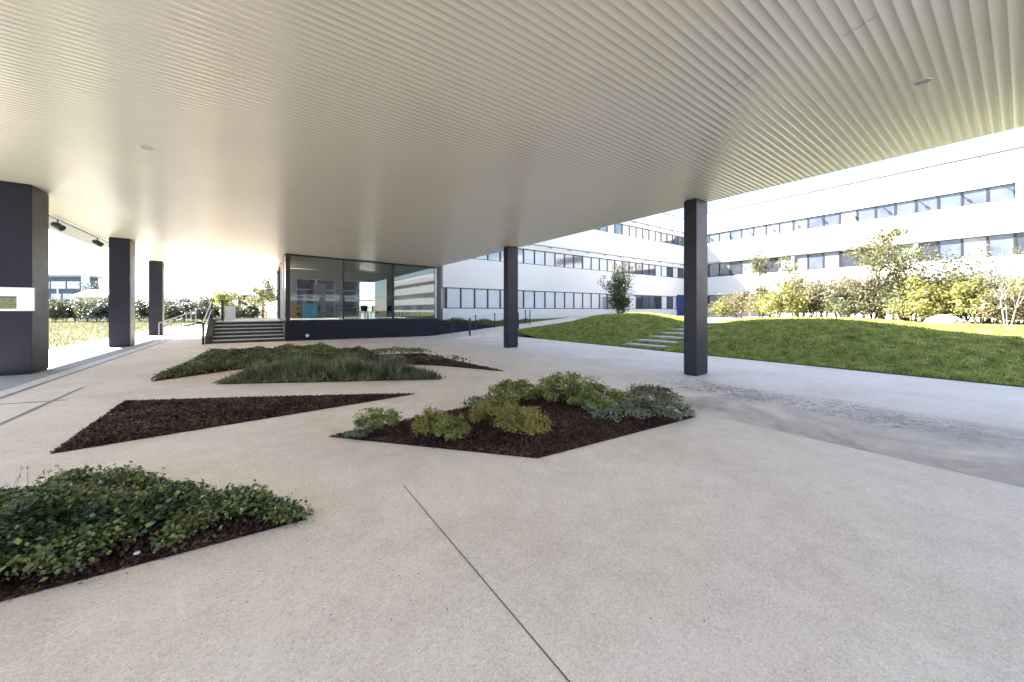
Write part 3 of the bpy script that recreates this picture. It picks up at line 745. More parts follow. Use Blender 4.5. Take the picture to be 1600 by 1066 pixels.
# local x runs toward world -Y, local -y faces world -X
wing_bands(rwing, 0.0, 110.0, WH2)
seqs = {2: 'paneB paneA paneC blind paneA blind blind blind blind paneC paneA paneA blind paneA paneA paneA paneA paneA paneA paneA'.split(),
        1: 'paneB paneB blind paneC paneB paneC paneA paneB blind blind paneA paneC paneB paneB paneB paneC paneB paneA blind paneA paneB paneB'.split(),
        0: 'paneC paneB blind paneA paneB paneC paneB blind paneA paneB paneB paneA paneC paneB paneB'.split()}
for lvl in range(3):
    for i, k in enumerate(seqs[lvl]):
        x = 0.25+i*WW; k = 'paneD' if k == 'blind' else k
        window(rwing, x, lvl, WH2, k)
        if lvl == 1 and i in (9, 16): MB().box(x-0.12, x+0.12, -0.03, 0.098, SILL[1]-0.02, SILL[1]+WH2[1]+0.12).build('pilaster', M['greymetal'], rwing)
    xe = 0.25+len(seqs[lvl])*WW
    MB().box(xe+0.01, xe+2.4, 0.05, 0.25, SILL[lvl]-0.002, SILL[lvl]+WH2[lvl]+0.002).build('wall_panel', M['white'], rwing) if lvl != 1 else None
# the windows out of frame to the right (seen only as reflections)
g = MB(); p = MB()
for lvl in range(3):
    xs0 = 0.25+len(seqs[lvl])*WW+(2.45 if lvl != 1 else 0.0); h = WH2[lvl]
    k = 0
    while xs0+k*WW < 108:
        x = xs0+k*WW; g.box(x, x+0.05, 0.10, 0.18, SILL[lvl], SILL[lvl]+h); k += 1
    p.box(xs0, 108, 0.14, 0.16, SILL[lvl], SILL[lvl]+h)
o = g.build('window_mullions', M['darkframe'], rwing); tag(o, kind='stuff')
o = p.build('window_panes', M['paneA'], rwing); tag(o, kind='stuff')
# thin light fixtures / brackets over the top windows
for i in range(11):
    x = 1.8+i*1.9; b = MB()
    b.box(x, x+0.05, -0.5, 0, 10.25, 10.29); b.box(x-0.02, x+0.09, -0.62, -0.5, 10.16, 10.29)
    b.build('facade_lamp', M['greymetal'], rwing)
b = MB(); b.box(0.2, 24, -0.10, 0, SILL[1]+WH2[1]+0.05, SILL[1]+WH2[1]+0.12); b.build('string_course', M['greymetal'], rwing)

# ------------------------------------------------------------------ stepping stones
for i in range(9):
    x = 13.55+i*0.80; y = 9.25-i*0.06
    z = float(terr(x, y))+0.05
    s = MB().box(-0.27, 0.27, -0.95, 0.95, -0.14, 0.0, bev=0.012).build('stepping_stone', M['slab'])
    s.location = (x, y, z); s.rotation_euler.z = R(random.uniform(-3, 3))
    words = ['first', 'second', 'third', 'fourth', 'fifth', 'sixth', 'seventh', 'eighth', 'ninth'][i]
    tag(s, '%s pale stone slab from the plaza on the path up the lawn' % words, 'stepping stone', 'stone slabs of the lawn path')

# ------------------------------------------------------------------ grass
def lawn_blades():
    n = 210000
    # more blades close by
    x = 13.05+rng.random(n)**1.25*9.0; y = -7+rng.random(n)*25.4
    keep = ~((np.abs(y-(9.25-(x-13.55)*0.075)) < 0.93) & (((x-13.28) % 0.8) < 0.56) & (x < 20.5))
    x, y = x[keep], y[keep]
    ok = y < 18.4; x, y = x[ok], y[ok]
    z = terr(x, y)+0.01
    patch = 0.6+0.7*np.sin(x*3.9+np.sin(y*2.1)*2)*np.sin(y*3.3+x*0.7)+0.5*np.sin(x*9+y*3)*np.sin(y*8-x*2)
    V, Fq = blades(np.stack([x, y, z], 1), np.maximum(0.05*(1+0.6*patch), 0.02)[:, None], 0.028, 0.7)
    o = npmesh('lawn_grass', V, Fq, M['blade']); tag(o, 'short green grass covering the two lawn mounds', 'grass', kind='stuff')
lawn_blades()
def meadow():
    n = 90000
    d = 7+rng.random(n)**1.4*60; a = rng.random(n)
    x = -6.3-a*(d*1.1); y = 6+rng.random(n)*90
    z = np.full(n, 0.09)
    V, Fq = blades(np.stack([x, y, z], 1), 0.16, 0.035, 0.5)
    o = npmesh('meadow_grass', V, Fq, M['straw']); tag(o, 'dry yellow meadow grass in the sunlit field on the left', 'grass', kind='stuff')
    n = 14000
    x = 21+rng.random(n)*11; y = -9+rng.random(n)*25
    V, Fq = blades(np.stack([x, y, terr(x, y)], 1), 0.06, 0.035, 0.6)
    o = npmesh('dry_grass', V, Fq, M['straw']); tag(o, 'pale sunlit grass between the lawn crest and the shrubs', 'grass', kind='stuff')
meadow()
# planted verge beside the ramp wall
n = 9000; x = 9.4+rng.random(n)*7.5; y = 21.5+rng.random(n)*0.45
zz = np.array([min(zt(a), 1.0) for a in x]); z = zz+(1-zz)*(y-21.45)/0.75
V, Fq = leaf_quads(np.stack([x, y, z+rng.random(n)*0.22*(0.5+0.5*np.sin(x*3))], 1), 0.06)
tag(npmesh('verge_planting', V, Fq, M['lf_olive']), 'low olive ground cover along the foot of the shaded wing', 'ground cover', kind='stuff')

# ------------------------------------------------------------------ planting beds
def inpoly(px, py, poly):
    ins = np.zeros(len(px), bool); n = len(poly)
    for i in range(n):
        x1, y1 = poly[i]; x2, y2 = poly[(i+1) % n]
        c = ((y1 > py) != (y2 > py)) & (px < (x2-x1)*(py-y1)/((y2-y1) if y2 != y1 else 1e-9)+x1)
        ins ^= c
    return ins
def edgedist(px, py, poly):
    d = np.full(len(px), 1e9)
    for i in range(len(poly)):
        a = np.array(poly[i]); b = np.array(poly[(i+1) % len(poly)]); ab = b-a
        t = np.clip(((px-a[0])*ab[0]+(py-a[1])*ab[1])/(ab@ab), 0, 1)
        d = np.minimum(d, np.hypot(px-a[0]-t*ab[0], py-a[1]-t*ab[1]))
    return d
def sample(poly, n):
    P = np.array(poly); lo, hi = P.min(0), P.max(0); xs = []; ys_ = []; c = 0
    while c < n:
        x = lo[0]+rng.random(n*2)*(hi[0]-lo[0]); y = lo[1]+rng.random(n*2)*(hi[1]-lo[1])
        k = inpoly(x, y, poly); xs.append(x[k]); ys_.append(y[k]); c += k.sum()
    return np.concatenate(xs)[:n], np.concatenate(ys_)[:n]
def bed(pix, label, nchips=4000, chip=0.03, hump=0.05):
    poly = [G(*p) for p in pix]
    cx = sum(p[0] for p in poly)/len(poly); cy = sum(p[1] for p in poly)/len(poly)
    # fan sheet with subdivided rings, lifted slightly in the middle
    V = []; Fq = []
    ring = []
    for i in range(len(poly)):
        a, b = poly[i], poly[(i+1) % len(poly)]
        for k in range(8): t = k/8; ring.append((a[0]+(b[0]-a[0])*t, a[1]+(b[1]-a[1])*t))
    m = len(ring); K = 6
    for k in range(K):
        s = 1-k/K*0.98
        for p in ring:
            x, y = cx+(p[0]-cx)*s, cy+(p[1]-cy)*s
            h = 0.004 if k == 0 else 0.008+hump*(1-(1-k/K)**2)*(0.8+0.4*math.sin(x*5+y*3))
            V.append((x, y, gz(x)+h))
    mb = MB(); mb.v = V
    for k in range(K-1):
        for i in range(m):
            j = (i+1) % m; mb.f.append((k*m+i, k*m+j, (k+1)*m+j, (k+1)*m+i)); mb.m.append(0)
    mb.f.append(tuple((K-1)*m+i for i in range(m))); mb.m.append(0)
    o = empty('planting_bed', (0, 0, 0), 0, label, 'flower bed', 'angular mulch beds in the plaza')
    mb.build('soil', M['mulch'], o)
    x, y = sample(poly, nchips); e = edgedist(x, y, poly)
    z = 0.1*np.clip((8.7-x)/13.2, 0, 1)+0.012+hump*np.minimum(1, e/0.5)*0.9+rng.random(nchips)*0.012
    V2, F2 = leaf_quads(np.stack([x, y, z], 1), chip, updir=1.0, aspect=0.45, rnd=0.6)
    c = npmesh('bark_chips', V2, F2, M['chips'], o); tag(c, kind='stuff')
    return poly
B1 = bed([(482, 812), (230, 768), (0, 792), (-250, 860), (-300, 1050), (0, 942)], 'front left bed thickly overgrown with dark leafy ground cover', 9000, 0.03)
B2 = bed([(78, 710), (195, 628), (400, 622), (650, 616)], 'bare triangular mulch bed between the overgrown front bed and the far beds', 16000, 0.045, 0.05)
B3 = bed([(512, 683), (840, 717), (1088, 652), (866, 608)], 'diamond shaped mulch bed with scattered yellow green shrubs in the middle of the plaza', 24000, 0.03, 0.06)
B4 = bed([(335, 601), (693, 593), (600, 584), (440, 586)], 'bed filled with blue green spiky plants in front of the stairs', 4000, 0.05)
B5 = bed([(235, 597), (385, 576), (545, 569), (590, 556), (505, 549), (320, 558)], 'farthest left bed covered in low olive shrubs before the stairs', 4000, 0.06)
B6 = bed([(790, 581), (690, 572), (570, 568), (565, 556), (662, 553)], 'pointed far bed with low plants in front of the pavilion', 5000, 0.06)

def nz(x, y, s, p=0): return (np.sin(x*s*2.1+p)+np.sin(y*s*2.7+1.3*p+x*s)+np.sin((x+y)*s*1.7+2.1*p)+np.sin((x-y)*s*3.9+p*3))/4
def mass(name, poly, n, H, size, mat, label, edge=0.35, aspect=0.6, spikes=False, s=1.5, cut=None, bias=0.5, gap=-9):
    x, y = sample(poly, n); e = edgedist(x, y, poly)
    k = np.ones(n, bool)
    if cut is not None: k &= cut(x, y, e)
    g0 = nz(x, y, s, 0.7)
    k &= g0 > gap
    x, y, e = x[k], y[k], e[k]; m = len(x)
    h = H*np.minimum(1, (e/edge))**0.6*(0.72+0.35*nz(x, y, s, 0.3)+0.30*nz(x, y, s*3.3, 2))
    h = np.maximum(h, 0.03)
    x = x+rng.normal(size=m)*0.04; y = y+rng.normal(size=m)*0.04
    g = 0.1*np.clip((8.7-x)/13.2, 0, 1)+0.02
    if spikes:
        V, Fq = blades(np.stack([x, y, g+h*0.15*rng.random(m)], 1), (h*(0.8+0.5*rng.random(m)))[:, None], size, 0.3)
    else:
        zz = g+h*(1-(1-bias)*rng.random(m)**2)
        V, Fq = leaf_quads(np.stack([x, y, zz], 1), size, updir=0.8, aspect=aspect, rnd=0.55)
    o = npmesh(name, V, Fq, mat); tag(o, label, 'ground cover', kind='stuff'); return o
mass('ground_cover', B1, 62000, 0.37, 0.029, M['lf_front'], 'dark green leafy ground cover mounded over the front left bed', 0.38, 0.75, cut=lambda x, y, e: (e > 0.05+0.07*np.sin(x*7+y*5)), s=2.4, bias=0.5, gap=-0.12)
mass('ground_cover', B1, 9000, 0.30, 0.03, M['lf_frontred'], 'bronze tinted leaves at the edges of the front left bed', 0.30, 0.6, cut=lambda x, y, e: (e > 0.03) & (nz(x, y, 3, 1) > 0), s=2.0, bias=0.2)
mass('spiky_planting', B4, 16000, 0.38, 0.024, M['lf_lav'], 'upright blue green spiky leaves filling the bed before the stairs', 0.25, spikes=True, s=1.1)
mass('spiky_planting', B4, 12000, 0.34, 0.045, M['lf_lav'], 'dark narrow leaves low among the spiky planting', 0.25, 0.4, s=1.1)
mass('low_shrub_cover', B5, 17000, 0.36, 0.075, M['lf_olive'], 'low olive green shrub cover on the far left bed', 0.4, 0.6, s=0.9)
mass('low_shrub_cover', B6, 5200, 0.30, 0.06, M['lf_olive'], 'patchy low plants on the pointed bed before the pavilion', 0.4, 0.6, s=0.9, cut=lambda x, y, e: (e > 0.25) & (nz(x, y, 1.0, 2) > -0.25))
# flower stems rising from the front bed
x, y = sample(B1, 900); e = edgedist(x, y, B1); k = (e > 0.35) & (nz(x, y, 2, 1.7) > -0.1); x, y = x[k][:70], y[k][:70]; m = len(x)
g = 0.1*np.clip((8.7-x)/13.2, 0, 1); base = np.stack([x, y, g+0.2], 1)
tipz = 0.34+0.10*rng.random(m); tip = base+np.stack([rng.normal(size=m)*0.05, rng.normal(size=m)*0.05, tipz-0.2], 1)
w = np.array([0.0012, 0.0008, 0]); V = np.stack([base-w, base+w, tip+w*0.6, tip-w*0.6], 1).reshape(-1, 3)
Vh, Fh = leaf_quads(np.repeat(tip, 4, 0)+rng.normal(size=(m*4, 3))*0.006, 0.013, updir=0.3)
V, Fq = join_arrays([(V, np.arange(4*m).reshape(m, 4)), (Vh, Fh)])
tag(npmesh('seed_heads', V, Fq, M['lf_frontred']), 'thin brown seed heads standing above the front left bed', 'seed heads', kind='stuff')
# pale litter flecks
for (u, v), lb in (((110, 861), 'small white paper scrap lying in the leaves of the front left bed'), ((214, 878), 'white pebble lying on the mulch at the edge of the front left bed')):
    x, y = G(u, v); big = u == 110
    s = 0.03 if big else 0.014
    o = MB(); o.prism([(-s, -s*.5), (s*.8, -s*.7), (s, s*.4), (-s*.5, s*.7)], 'z', 0, 0.004 if big else 0.012)
    o = o.build('paper_scrap' if big else 'pebble', M['whitemetal'], loc=(x, y, gz(x)+(0.20 if big else 0.05))); tag(o, lb, 'litter' if big else 'pebble')
    if big: o.rotation_euler = (R(25), R(20), 0.4)

# shrubs in the diamond bed
def shrub(name, loc, rx, h, n, size, mat, label, group, cat='shrub', hollow=0.5, clumps=34, stems=8, aspect=0.55, updir=0.5, spread=0.2, stemmat=None, ry=None, cz0=0.42):
    o = empty(name, loc, rng.random()*6, label, cat, group)
    ry = ry or rx*(0.85+0.3*rng.random())
    p, out = crown_points(n, rx, ry, h*0.55, h*cz0, clumps, spread, hollow, 0.5)
    p[:, 2] = np.where(p[:, 2] < 0.02, 0.02+rng.random(len(p))*h*0.25, p[:, 2])
    V, Fq = leaf_quads(p, size, out*0.7, updir, aspect)
    npmesh('foliage', V, Fq, mat, o)
    if stems:
        m = MB()
        for k in range(stems):
            a = rng.random()*6.28; r = rx*(0.3+0.5*rng.random())
            m.tube((r*0.15*math.cos(a), r*0.15*math.sin(a), -0.02), (r*math.cos(a), r*math.sin(a), h*(0.5+0.35*rng.random())), 0.012*h+0.002, 0.003*h+0.001, 5)
        m.build('stems', stemmat or M['bark'], o)
    return o
bedshrubs = [
 (590, 676, 0.20, 0.26, 2600, 0.022, 'lf_green', 'wispy green plant nearest the left tip of the diamond bed'),
 (560, 686, 0.12, 0.07, 500, 0.022, 'lf_pale', 'tiny low sprig at the extreme left tip of the diamond bed'),
 (672, 690, 0.16, 0.34, 2200, 0.022, 'lf_yel', 'upright yellow green shrub on the left front of the diamond bed'),
 (704, 692, 0.17, 0.27, 2600, 0.020, 'lf_green', 'rounded shrub just right of the upright yellow one at the bed front'),
 (775, 672, 0.24, 0.34, 3000, 0.024, 'lf_yel', 'loose yellow shrub in the centre of the diamond bed'),
 (820, 686, 0.26, 0.34, 4200, 0.022, 'lf_yel', 'golden shrub nearest the front corner of the diamond bed'),
 (762, 640, 0.30, 0.14, 1600, 0.030, 'lf_pale', 'low pale plant on the back left edge of the diamond bed'),
 (803, 632, 0.33, 0.34, 4200, 0.028, 'lf_green', 'green shrub at the back left of the diamond bed'),
 (888, 632, 0.42, 0.44, 5200, 0.030, 'lf_green', 'tallest green shrub at the back of the diamond bed'),
 (930, 640, 0.42, 0.34, 5000, 0.028, 'lf_green', 'broad green shrub right of the tallest one in the diamond bed'),
 (960, 652, 0.40, 0.18, 3000, 0.030, 'lf_pale', 'low silver leaved plant in front of the broad green shrub'),
 (1010, 640, 0.40, 0.30, 4200, 0.028, 'lf_olive', 'dark green shrub near the right tip of the diamond bed'),
 (1048, 655, 0.24, 0.20, 2400, 0.026, 'lf_pale', 'pale plant at the right tip of the diamond bed')]
for u, v, r, h, n, s, mt, lb in bedshrubs:
    x, y = G(u, v); shrub('shrub', (x, y, gz(x)+0.03), r*1.25, h*1.12, int(n*1.0), s*1.3, M[mt], lb, 'shrubs in the diamond bed', stems=5, hollow=0.72, spread=0.13, clumps=46)

# leaf litter around the beds
n = 130; px = rng.uniform(300, 1150, n); py = rng.uniform(640, 980, n)
Pp = np.array([(*G(a, b_), 0) for a, b_ in zip(px, py)]); Pp[:, 2] = 0.1*np.clip((8.7-Pp[:, 0])/13.2, 0, 1)+0.006
kk = np.ones(n, bool)
for bp in (B1, B2, B3): kk &= ~inpoly(Pp[:, 0], Pp[:, 1], bp)
V, Fq = leaf_quads(Pp[kk], 0.013, updir=3, rnd=0.4)
sp_ = []
for bp in (B1, B2, B3):
    m_ = len(bp)
    for _ in range(130):
        i_ = rng.integers(0, m_); a_ = np.array(bp[i_]); b_ = np.array(bp[(i_+1) % m_]); q_ = a_+(b_-a_)*rng.random()
        nn = np.array([b_[1]-a_[1], a_[0]-b_[0]]); nn /= np.hypot(*nn); q_ = q_+nn*rng.normal()*0.05
        sp_.append((q_[0], q_[1], gz(q_[0])+0.008))
V2, F2 = leaf_quads(np.array(sp_), 0.022, updir=3, rnd=0.4, aspect=0.4); V, Fq = join_arrays([(V, Fq), (V2, F2)])
tag(npmesh('leaf_litter', V, Fq, M['chips']), 'tiny dark flecks of bark and leaf scattered on the paving', 'litter', kind='stuff')
# ------------------------------------------------------------------ trees and shrubs on the right
def tree(loc, h, crown_r, n, size, lmat, bmat, label, group, trunk_h=0.35, stems=1, clumps=60, name='tree', rzf=0.36, hollow=0.35, spread=0.13, leafless=False):
    o = empty(name, loc, rng.random()*6, label, 'tree', group)
    m = MB(); tips = []
    def branch(p, d, L_, r, lev):
        q = p+d*L_; m.tube(p, q, r, r*0.62, 7 if lev < 2 else 5, cap=False)
        tips.append(q)
        if lev >= 3: return
        k = 3
        for _ in range(k):
            v = (d*(0.75 if not leafless else 1.0)+Vector((rng.normal()*0.5, rng.normal()*0.5, rng.normal()*0.25+0.25))).normalized()
            branch(q if rng.random() < 0.6 else p+d*L_*0.7, v, L_*(0.60+0.25*rng.random()), r*0.58, lev+1)
    for s_ in range(stems):
        a = s_*2.4; lean = 0.0 if stems == 1 else 0.16
        d = Vector((math.cos(a)*lean+rng.normal()*0.04, math.sin(a)*lean+rng.normal()*0.04, 1)).normalized()
        branch(Vector((math.cos(a)*0.05*(stems > 1), math.sin(a)*0.05*(stems > 1), -0.05)), d, h*trunk_h, 0.014*h/(1+1.0*(stems > 1)), 0)
    m.build('trunk', bmat, o, smooth=True)
    if n:
        cz_ = h*(1-rzf*0.95)
        p, out = crown_points(n, crown_r, crown_r, h*rzf, cz_, clumps, spread, hollow)
        k = rng.random(n) < 0.35
        T = np.array([tuple(t) for t in tips]); j = rng.integers(0, len(T), n)
        p[k] = T[j][k]+rng.normal(size=(k.sum(), 3))*crown_r*0.14
        p[:, 2] = np.clip(p[:, 2], 0.1, h*1.04)
        V, Fq = leaf_quads(p, size, out*0.4, 0.2, 0.6, 1.0); npmesh('crown', V, Fq, lmat, o)
    return o
def ground_at(u, X):
    r = ray(u, 480); t = X/r[0]; return X, r[1]*t, t
# dark small tree on the left mound: lower body plus thin yellow top
x, y, d = ground_at(968, 20.6); z = float(terr(x, y))
tree((x, y, z-0.05), 3.7, 0.80, 6000, 0.11, M['lf_tree'], M['bark'], 'dark bushy young tree on top of the left lawn mound', 'trees on the lawn side', 0.16, 4, 60, rzf=0.48, hollow=0.15, spread=0.20)
x, y, d = ground_at(974, 23.0)
tree((x, y, float(terr(x, y))), 4.2, 0.55, 1100, 0.10, M['lf_treeg'], M['bark'], 'slender yellowish tree rising behind the dark one on the mound', 'trees on the lawn side', 0.4, 1, 30, rzf=0.28)
for u, X, h, r_, n, lm, bm_, lb, kw in (
    (1187, 27.5, 4.6, 0.75, 1500, 'lf_treeg', 'palebark', 'small round headed tree on a bare stem between two stakes', dict(trunk_h=0.42, rzf=0.22)),
    (1238, 27.0, 3.6, 0.8, 1500, 'lf_sunY', 'bark', 'loose yellow tree left of the shrub border', dict(trunk_h=0.3, rzf=0.36)),
    (1376, 25.5, 4.9, 1.25, 3600, 'lf_treeg', 'bark', 'tallest leafy tree in the middle of the shrub border', dict(trunk_h=0.35, rzf=0.27)),
    (1395, 27.5, 3.2, 1.1, 1200, 'lf_sunG', 'bark', 'open grey green tree just behind the tallest leafy one', dict(trunk_h=0.3, rzf=0.4)),
    (1510, 25.0, 3.4, 1.5, 1500, 'lf_sunG', 'bark', 'wide airy tree over the right part of the border', dict(trunk_h=0.25, rzf=0.4)),
    (1445, 27.0, 3.0, 1.2, 1000, 'lf_sunG', 'bark', 'thin airy sapling between the tallest tree and the wide one', dict(trunk_h=0.25, rzf=0.4)),
    ):
    x, y, d = ground_at(u, X); kw.setdefault('clumps', 40)
    tree((x, y, float(terr(x, y))), h, r_, n, 0.12, M[lm], M[bm_], lb, 'trees in the shrub border', **kw)
x, y, d = ground_at(1574, 21.5)
tree((x, y, float(terr(x, y))-0.05), 3.5, 0.8, 420, 0.08, M['lf_treeg'], M['palebark'], 'bare pale many stemmed tree at the right edge before the white wing', 'trees in the shrub border', 0.30, 4, 20, rzf=0.42, leafless=True)
# stakes by the small round tree
x, y, d = ground_at(1187, 27.4)
sk = empty('tree_stakes', (x, y, float(terr(x, y))), 0, 'pale wooden stakes with a crossbar around the small round headed tree', 'stakes')
for dx in (-0.45, 0.0, 0.45): MB().tube((dx*0.6, -dx, 0), (dx*0.6, -dx, 1.75), 0.035).build('stake', M['palebark'], sk)
MB().tube((-0.27, 0.45, 1.55), (0.27, -0.45, 1.55), 0.03).build('crossbar', M['palebark'], sk)
border = [  # u, X, radius, height, mat, label
 (1132, 29.5, 0.9, 1.0, 'lf_sunY', 'lowest yellow shrub at the left end of the border beside the near pillar'),
 (1160, 28.5, 1.0, 1.5, 'lf_sunO', 'russet shrub second from the left end of the border'),
 (1188, 27.5, 0.9, 1.7, 'lf_sunO', 'russet shrub beneath the staked tree'),
 (1212, 25.6, 1.0, 1.35, 'lf_sunY', 'bright yellow shrub right of the staked tree'),
 (1236, 25.0, 0.8, 1.5, 'lf_sunY', 'bright yellow shrub under the loose yellow tree'),
 (1262, 26.8, 1.1, 2.0, 'lf_sunO', 'brown tinged shrub right of the loose yellow tree'),
 (1290, 27.0, 1.0, 1.9, 'lf_sunG', 'grey green shrub between two russet ones'),
 (1312, 26.6, 1.0, 2.1, 'lf_sunO', 'tall russet shrub left of the tallest tree'),
 (1330, 25.0, 0.8, 1.3, 'lf_sunG', 'small green shrub in front of the tall russet one'),
 (1350, 25.5, 0.9, 1.7, 'lf_sunO', 'reddish shrub at the foot of the tallest tree'),
 (1378, 26.5, 1.2, 2.0, 'lf_sunG', 'green shrub directly under the tallest tree'),
 (1402, 25.0, 0.9, 1.4, 'lf_sunG', 'low green shrub right of the tallest tree trunk'),
 (1425, 25.8, 1.0, 1.9, 'lf_sunO', 'russet shrub right of the tallest tree'),
 (1440, 24.0, 0.8, 1.2, 'lf_sunY', 'yellow shrub before the russet ones at mid border'),
 (1455, 24.8, 1.0, 2.1, 'lf_sunY', 'tall golden shrub in the right half of the border'),
 (1478, 25.0, 0.9, 1.6, 'lf_hedge', 'dark green shrub right of the tall golden one'),
 (1502, 25.6, 1.0, 1.5, 'lf_sunG', 'grey green shrub behind the pale rocks'),
 (1530, 23.4, 0.7, 1.4, 'lf_sunY', 'lime yellow shrub right of the pale rocks'),
 (1552, 24.5, 1.0, 1.3, 'lf_sunG', 'spreading shrub left of the bare pale tree'),
 (1575, 22.8, 0.7, 0.9, 'lf_sunO', 'low straw coloured shrub under the bare pale tree'),
 (1592, 24.0, 0.9, 1.5, 'lf_sunY', 'yellow shrub at the right edge of the picture')]
for u, X, r_, h, mt, lb in border:
    x, y, d = ground_at(u, X)
    shrub('bush', (x, y, float(terr(x, y))), r_*1.1, h*1.32, 4000, 0.115, M[mt], lb, 'bushes of the right hand border', 'bush', stems=7, clumps=26, spread=0.2, hollow=0.3, aspect=0.5)
back = [(1150, 31.0, 2.0, 'lf_sunG', 'grey green bush in the back row left of the staked tree'), (1205, 29.5, 2.2, 'lf_sunY', 'yellow bush in the back row right of the staked tree'),
 (1250, 29.0, 2.9, 'lf_sunY', 'tall yellow bush in the back row behind the loose yellow tree'), (1278, 29.0, 2.4, 'lf_sunG', 'green bush in the back row right of the loose yellow tree'),
 (1322, 28.5, 2.5, 'lf_sunO', 'brownish bush in the back row left of the tallest tree'), (1362, 28.5, 2.4, 'lf_sunY', 'yellow bush in the back row behind the tallest tree trunk'),
 (1412, 28.0, 2.6, 'lf_sunG', 'green bush in the back row right of the tallest tree'), (1448, 27.5, 2.6, 'lf_sunO', 'brownish bush in the back row behind the tall golden shrub'),
 (1492, 27.5, 2.3, 'lf_sunY', 'yellow bush in the back row behind the pale rocks'), (1535, 27.0, 2.3, 'lf_sunG', 'green bush in the back row behind the lime yellow shrub'), (1582, 26.5, 2.2, 'lf_sunG', 'green bush in the back row behind the bare pale tree')]
for u, X, h, mt, lb in back:
    x, y, d = ground_at(u, X)
    shrub('bush', (x, y, float(terr(x, y))), 1.4, h, 5200, 0.135, M[mt], lb, 'bushes of the right hand border', 'bush', stems=8, clumps=34, spread=0.2, hollow=0.3, aspect=0.5)
def rock(loc, s, lb):
    import bmesh
    bm = bmesh.new(); bmesh.ops.create_icosphere(bm, subdivisions=2, radius=1)
    for v in bm.verts:
        k = 1+0.28*math.sin(v.co.x*4+loc[0]*7)*math.cos(v.co.y*3.3+v.co.z*2)
        v.co = Vector((v.co.x*s*1.3*k, v.co.y*s*k, max(v.co.z*s*0.8*k, -0.1)))
    me = bpy.data.meshes.new('rock'); bm.to_mesh(me); bm.free(); me.materials.append(M['stone'])
    o = bpy.data.objects.new('rock', me); COL.objects.link(o); o.location = loc; tag(o, lb, 'rock', 'pale rocks in the border')
for u, X, s, lb in ((1465, 23.2, 0.32, 'leftmost pale rock at the front of the shrub border'), (1480, 23.0, 0.4, 'largest pale rock at the front of the shrub border'), (1493, 23.1, 0.3, 'pale rock right of the largest one'), (1300, 24.8, 0.25, 'lone pale rock in front of the russet shrubs')):
    x, y, d = ground_at(u, X); rock((x, y, float(terr(x, y))+0.08), s, lb)

# ------------------------------------------------------------------ background on the left
FZ0 = 0.09
def at(u, d): p = PT(u, 485, d); return (p.x, p.y)
def hz(v, d): return CZ+(V0-v)/F*d
ob = empty('office_block', (*at(70, 70), FZ0), 0, 'distant dark blue flat roofed building beyond the field at the left', 'building')
def local_box(parent, u0, u1, v0, v1, d, thick, mat, name, dd=0.0):
    """box whose front is perpendicular to the view yaw, at depth d"""
    a = Vector((*at(u0, d+dd), 0)); b_ = Vector((*at(u1, d+dd), 0)); n_ = Vector((FW[0], FW[1], 0))*thick
    z0, z1 = (FZ0 if v1 is None else hz(v1, d)), hz(v0, d)
    o0 = Vector(parent.location); mb = MB(); i = 0
    pts = [Vector((p.x, p.y, z)) - o0 for z in (z0, z1) for p in (a, b_, b_+n_, a+n_)]
    mb.v = [tuple(p) for p in pts]
    for q in ((0, 3, 2, 1), (4, 5, 6, 7), (0, 1, 5, 4), (1, 2, 6, 5), (2, 3, 7, 6), (3, 0, 4, 7)): mb.f.append(q); mb.m.append(0)
    return mb.build(name, mat, parent)
local_box(ob, -60, 126, 432, None, 70, 3, M['darkblue'], 'wall')
local_box(ob, -62, 128, 429, 432.3, 69.6, 3.6, M['greymetal'], 'roof_edge')
for a_, b_ in ((80, 102), (105, 124), (55, 77), (30, 52)):
    w = local_box(ob, a_, b_, 440, 451, 69.9, 0.2, M['whitemetal'], 'window'); local_box(w, a_, b_, 440, 451, 69.9, 0.2, M['blind'], 'pane') if False else None
for a_, b_ in ((80, 95), (98, 112), (114, 124)): local_box(ob, a_, b_, 459, 468, 69.9, 0.2, M['blind'], 'window')
local_box(ob, 126.5, 130.5, 431, 462, 69.5, 1.0, M['whitemetal'], 'chimney_panel')
mq = empty('pavilion_tent', (*at(140, 55), FZ0), 0, 'low building with a pale blue hipped roof in front of the dark block', 'building')
e0, e1 = at(105, 55), at(172, 55); n_ = (FW[0]*2.5, FW[1]*2.5); o0 = mq.location
e2 = (e1[0]+n_[0], e1[1]+n_[1]); e3 = (e0[0]+n_[0], e0[1]+n_[1]); zE, zR = hz(464, 55), hz(452, 55)
def mixp(p, q, t): return (p[0]+(q[0]-p[0])*t, p[1]+(q[1]-p[1])*t)
r0 = mixp(mixp(e0, e1, 0.25), mixp(e3, e2, 0.25), 0.5); r1 = mixp(mixp(e0, e1, 0.8), mixp(e3, e2, 0.8), 0.5)
mb = MB()
def lp(p, z): return (p[0]-o0[0], p[1]-o0[1], z-o0[2])
mb.poly([lp(e0, zE), lp(e1, zE), lp(r1, zR), lp(r0, zR)]); mb.poly([lp(e1, zE), lp(e2, zE), lp(r1, zR)]); mb.poly([lp(e2, zE), lp(e3, zE), lp(r0, zR), lp(r1, zR)]); mb.poly([lp(e3, zE), lp(e0, zE), lp(r0, zR)]); mb.poly([lp(e0, zE), lp(e3, zE), lp(e2, zE), lp(e1, zE)])
mb.build('roof', M['roofgrey'], mq)
local_box(mq, 109, 166, 464.5, None, 56, 1, M['white'], 'wall')
for a_ in (112, 126, 140, 154): local_box(mq, a_, a_+9, 468, 478, 55.9, 0.15, M['paneB'], 'window')
ct = empty('carport', (*at(390, 48), FZ0), 0, 'dark flat roofed shelter beyond the landing', 'shelter')
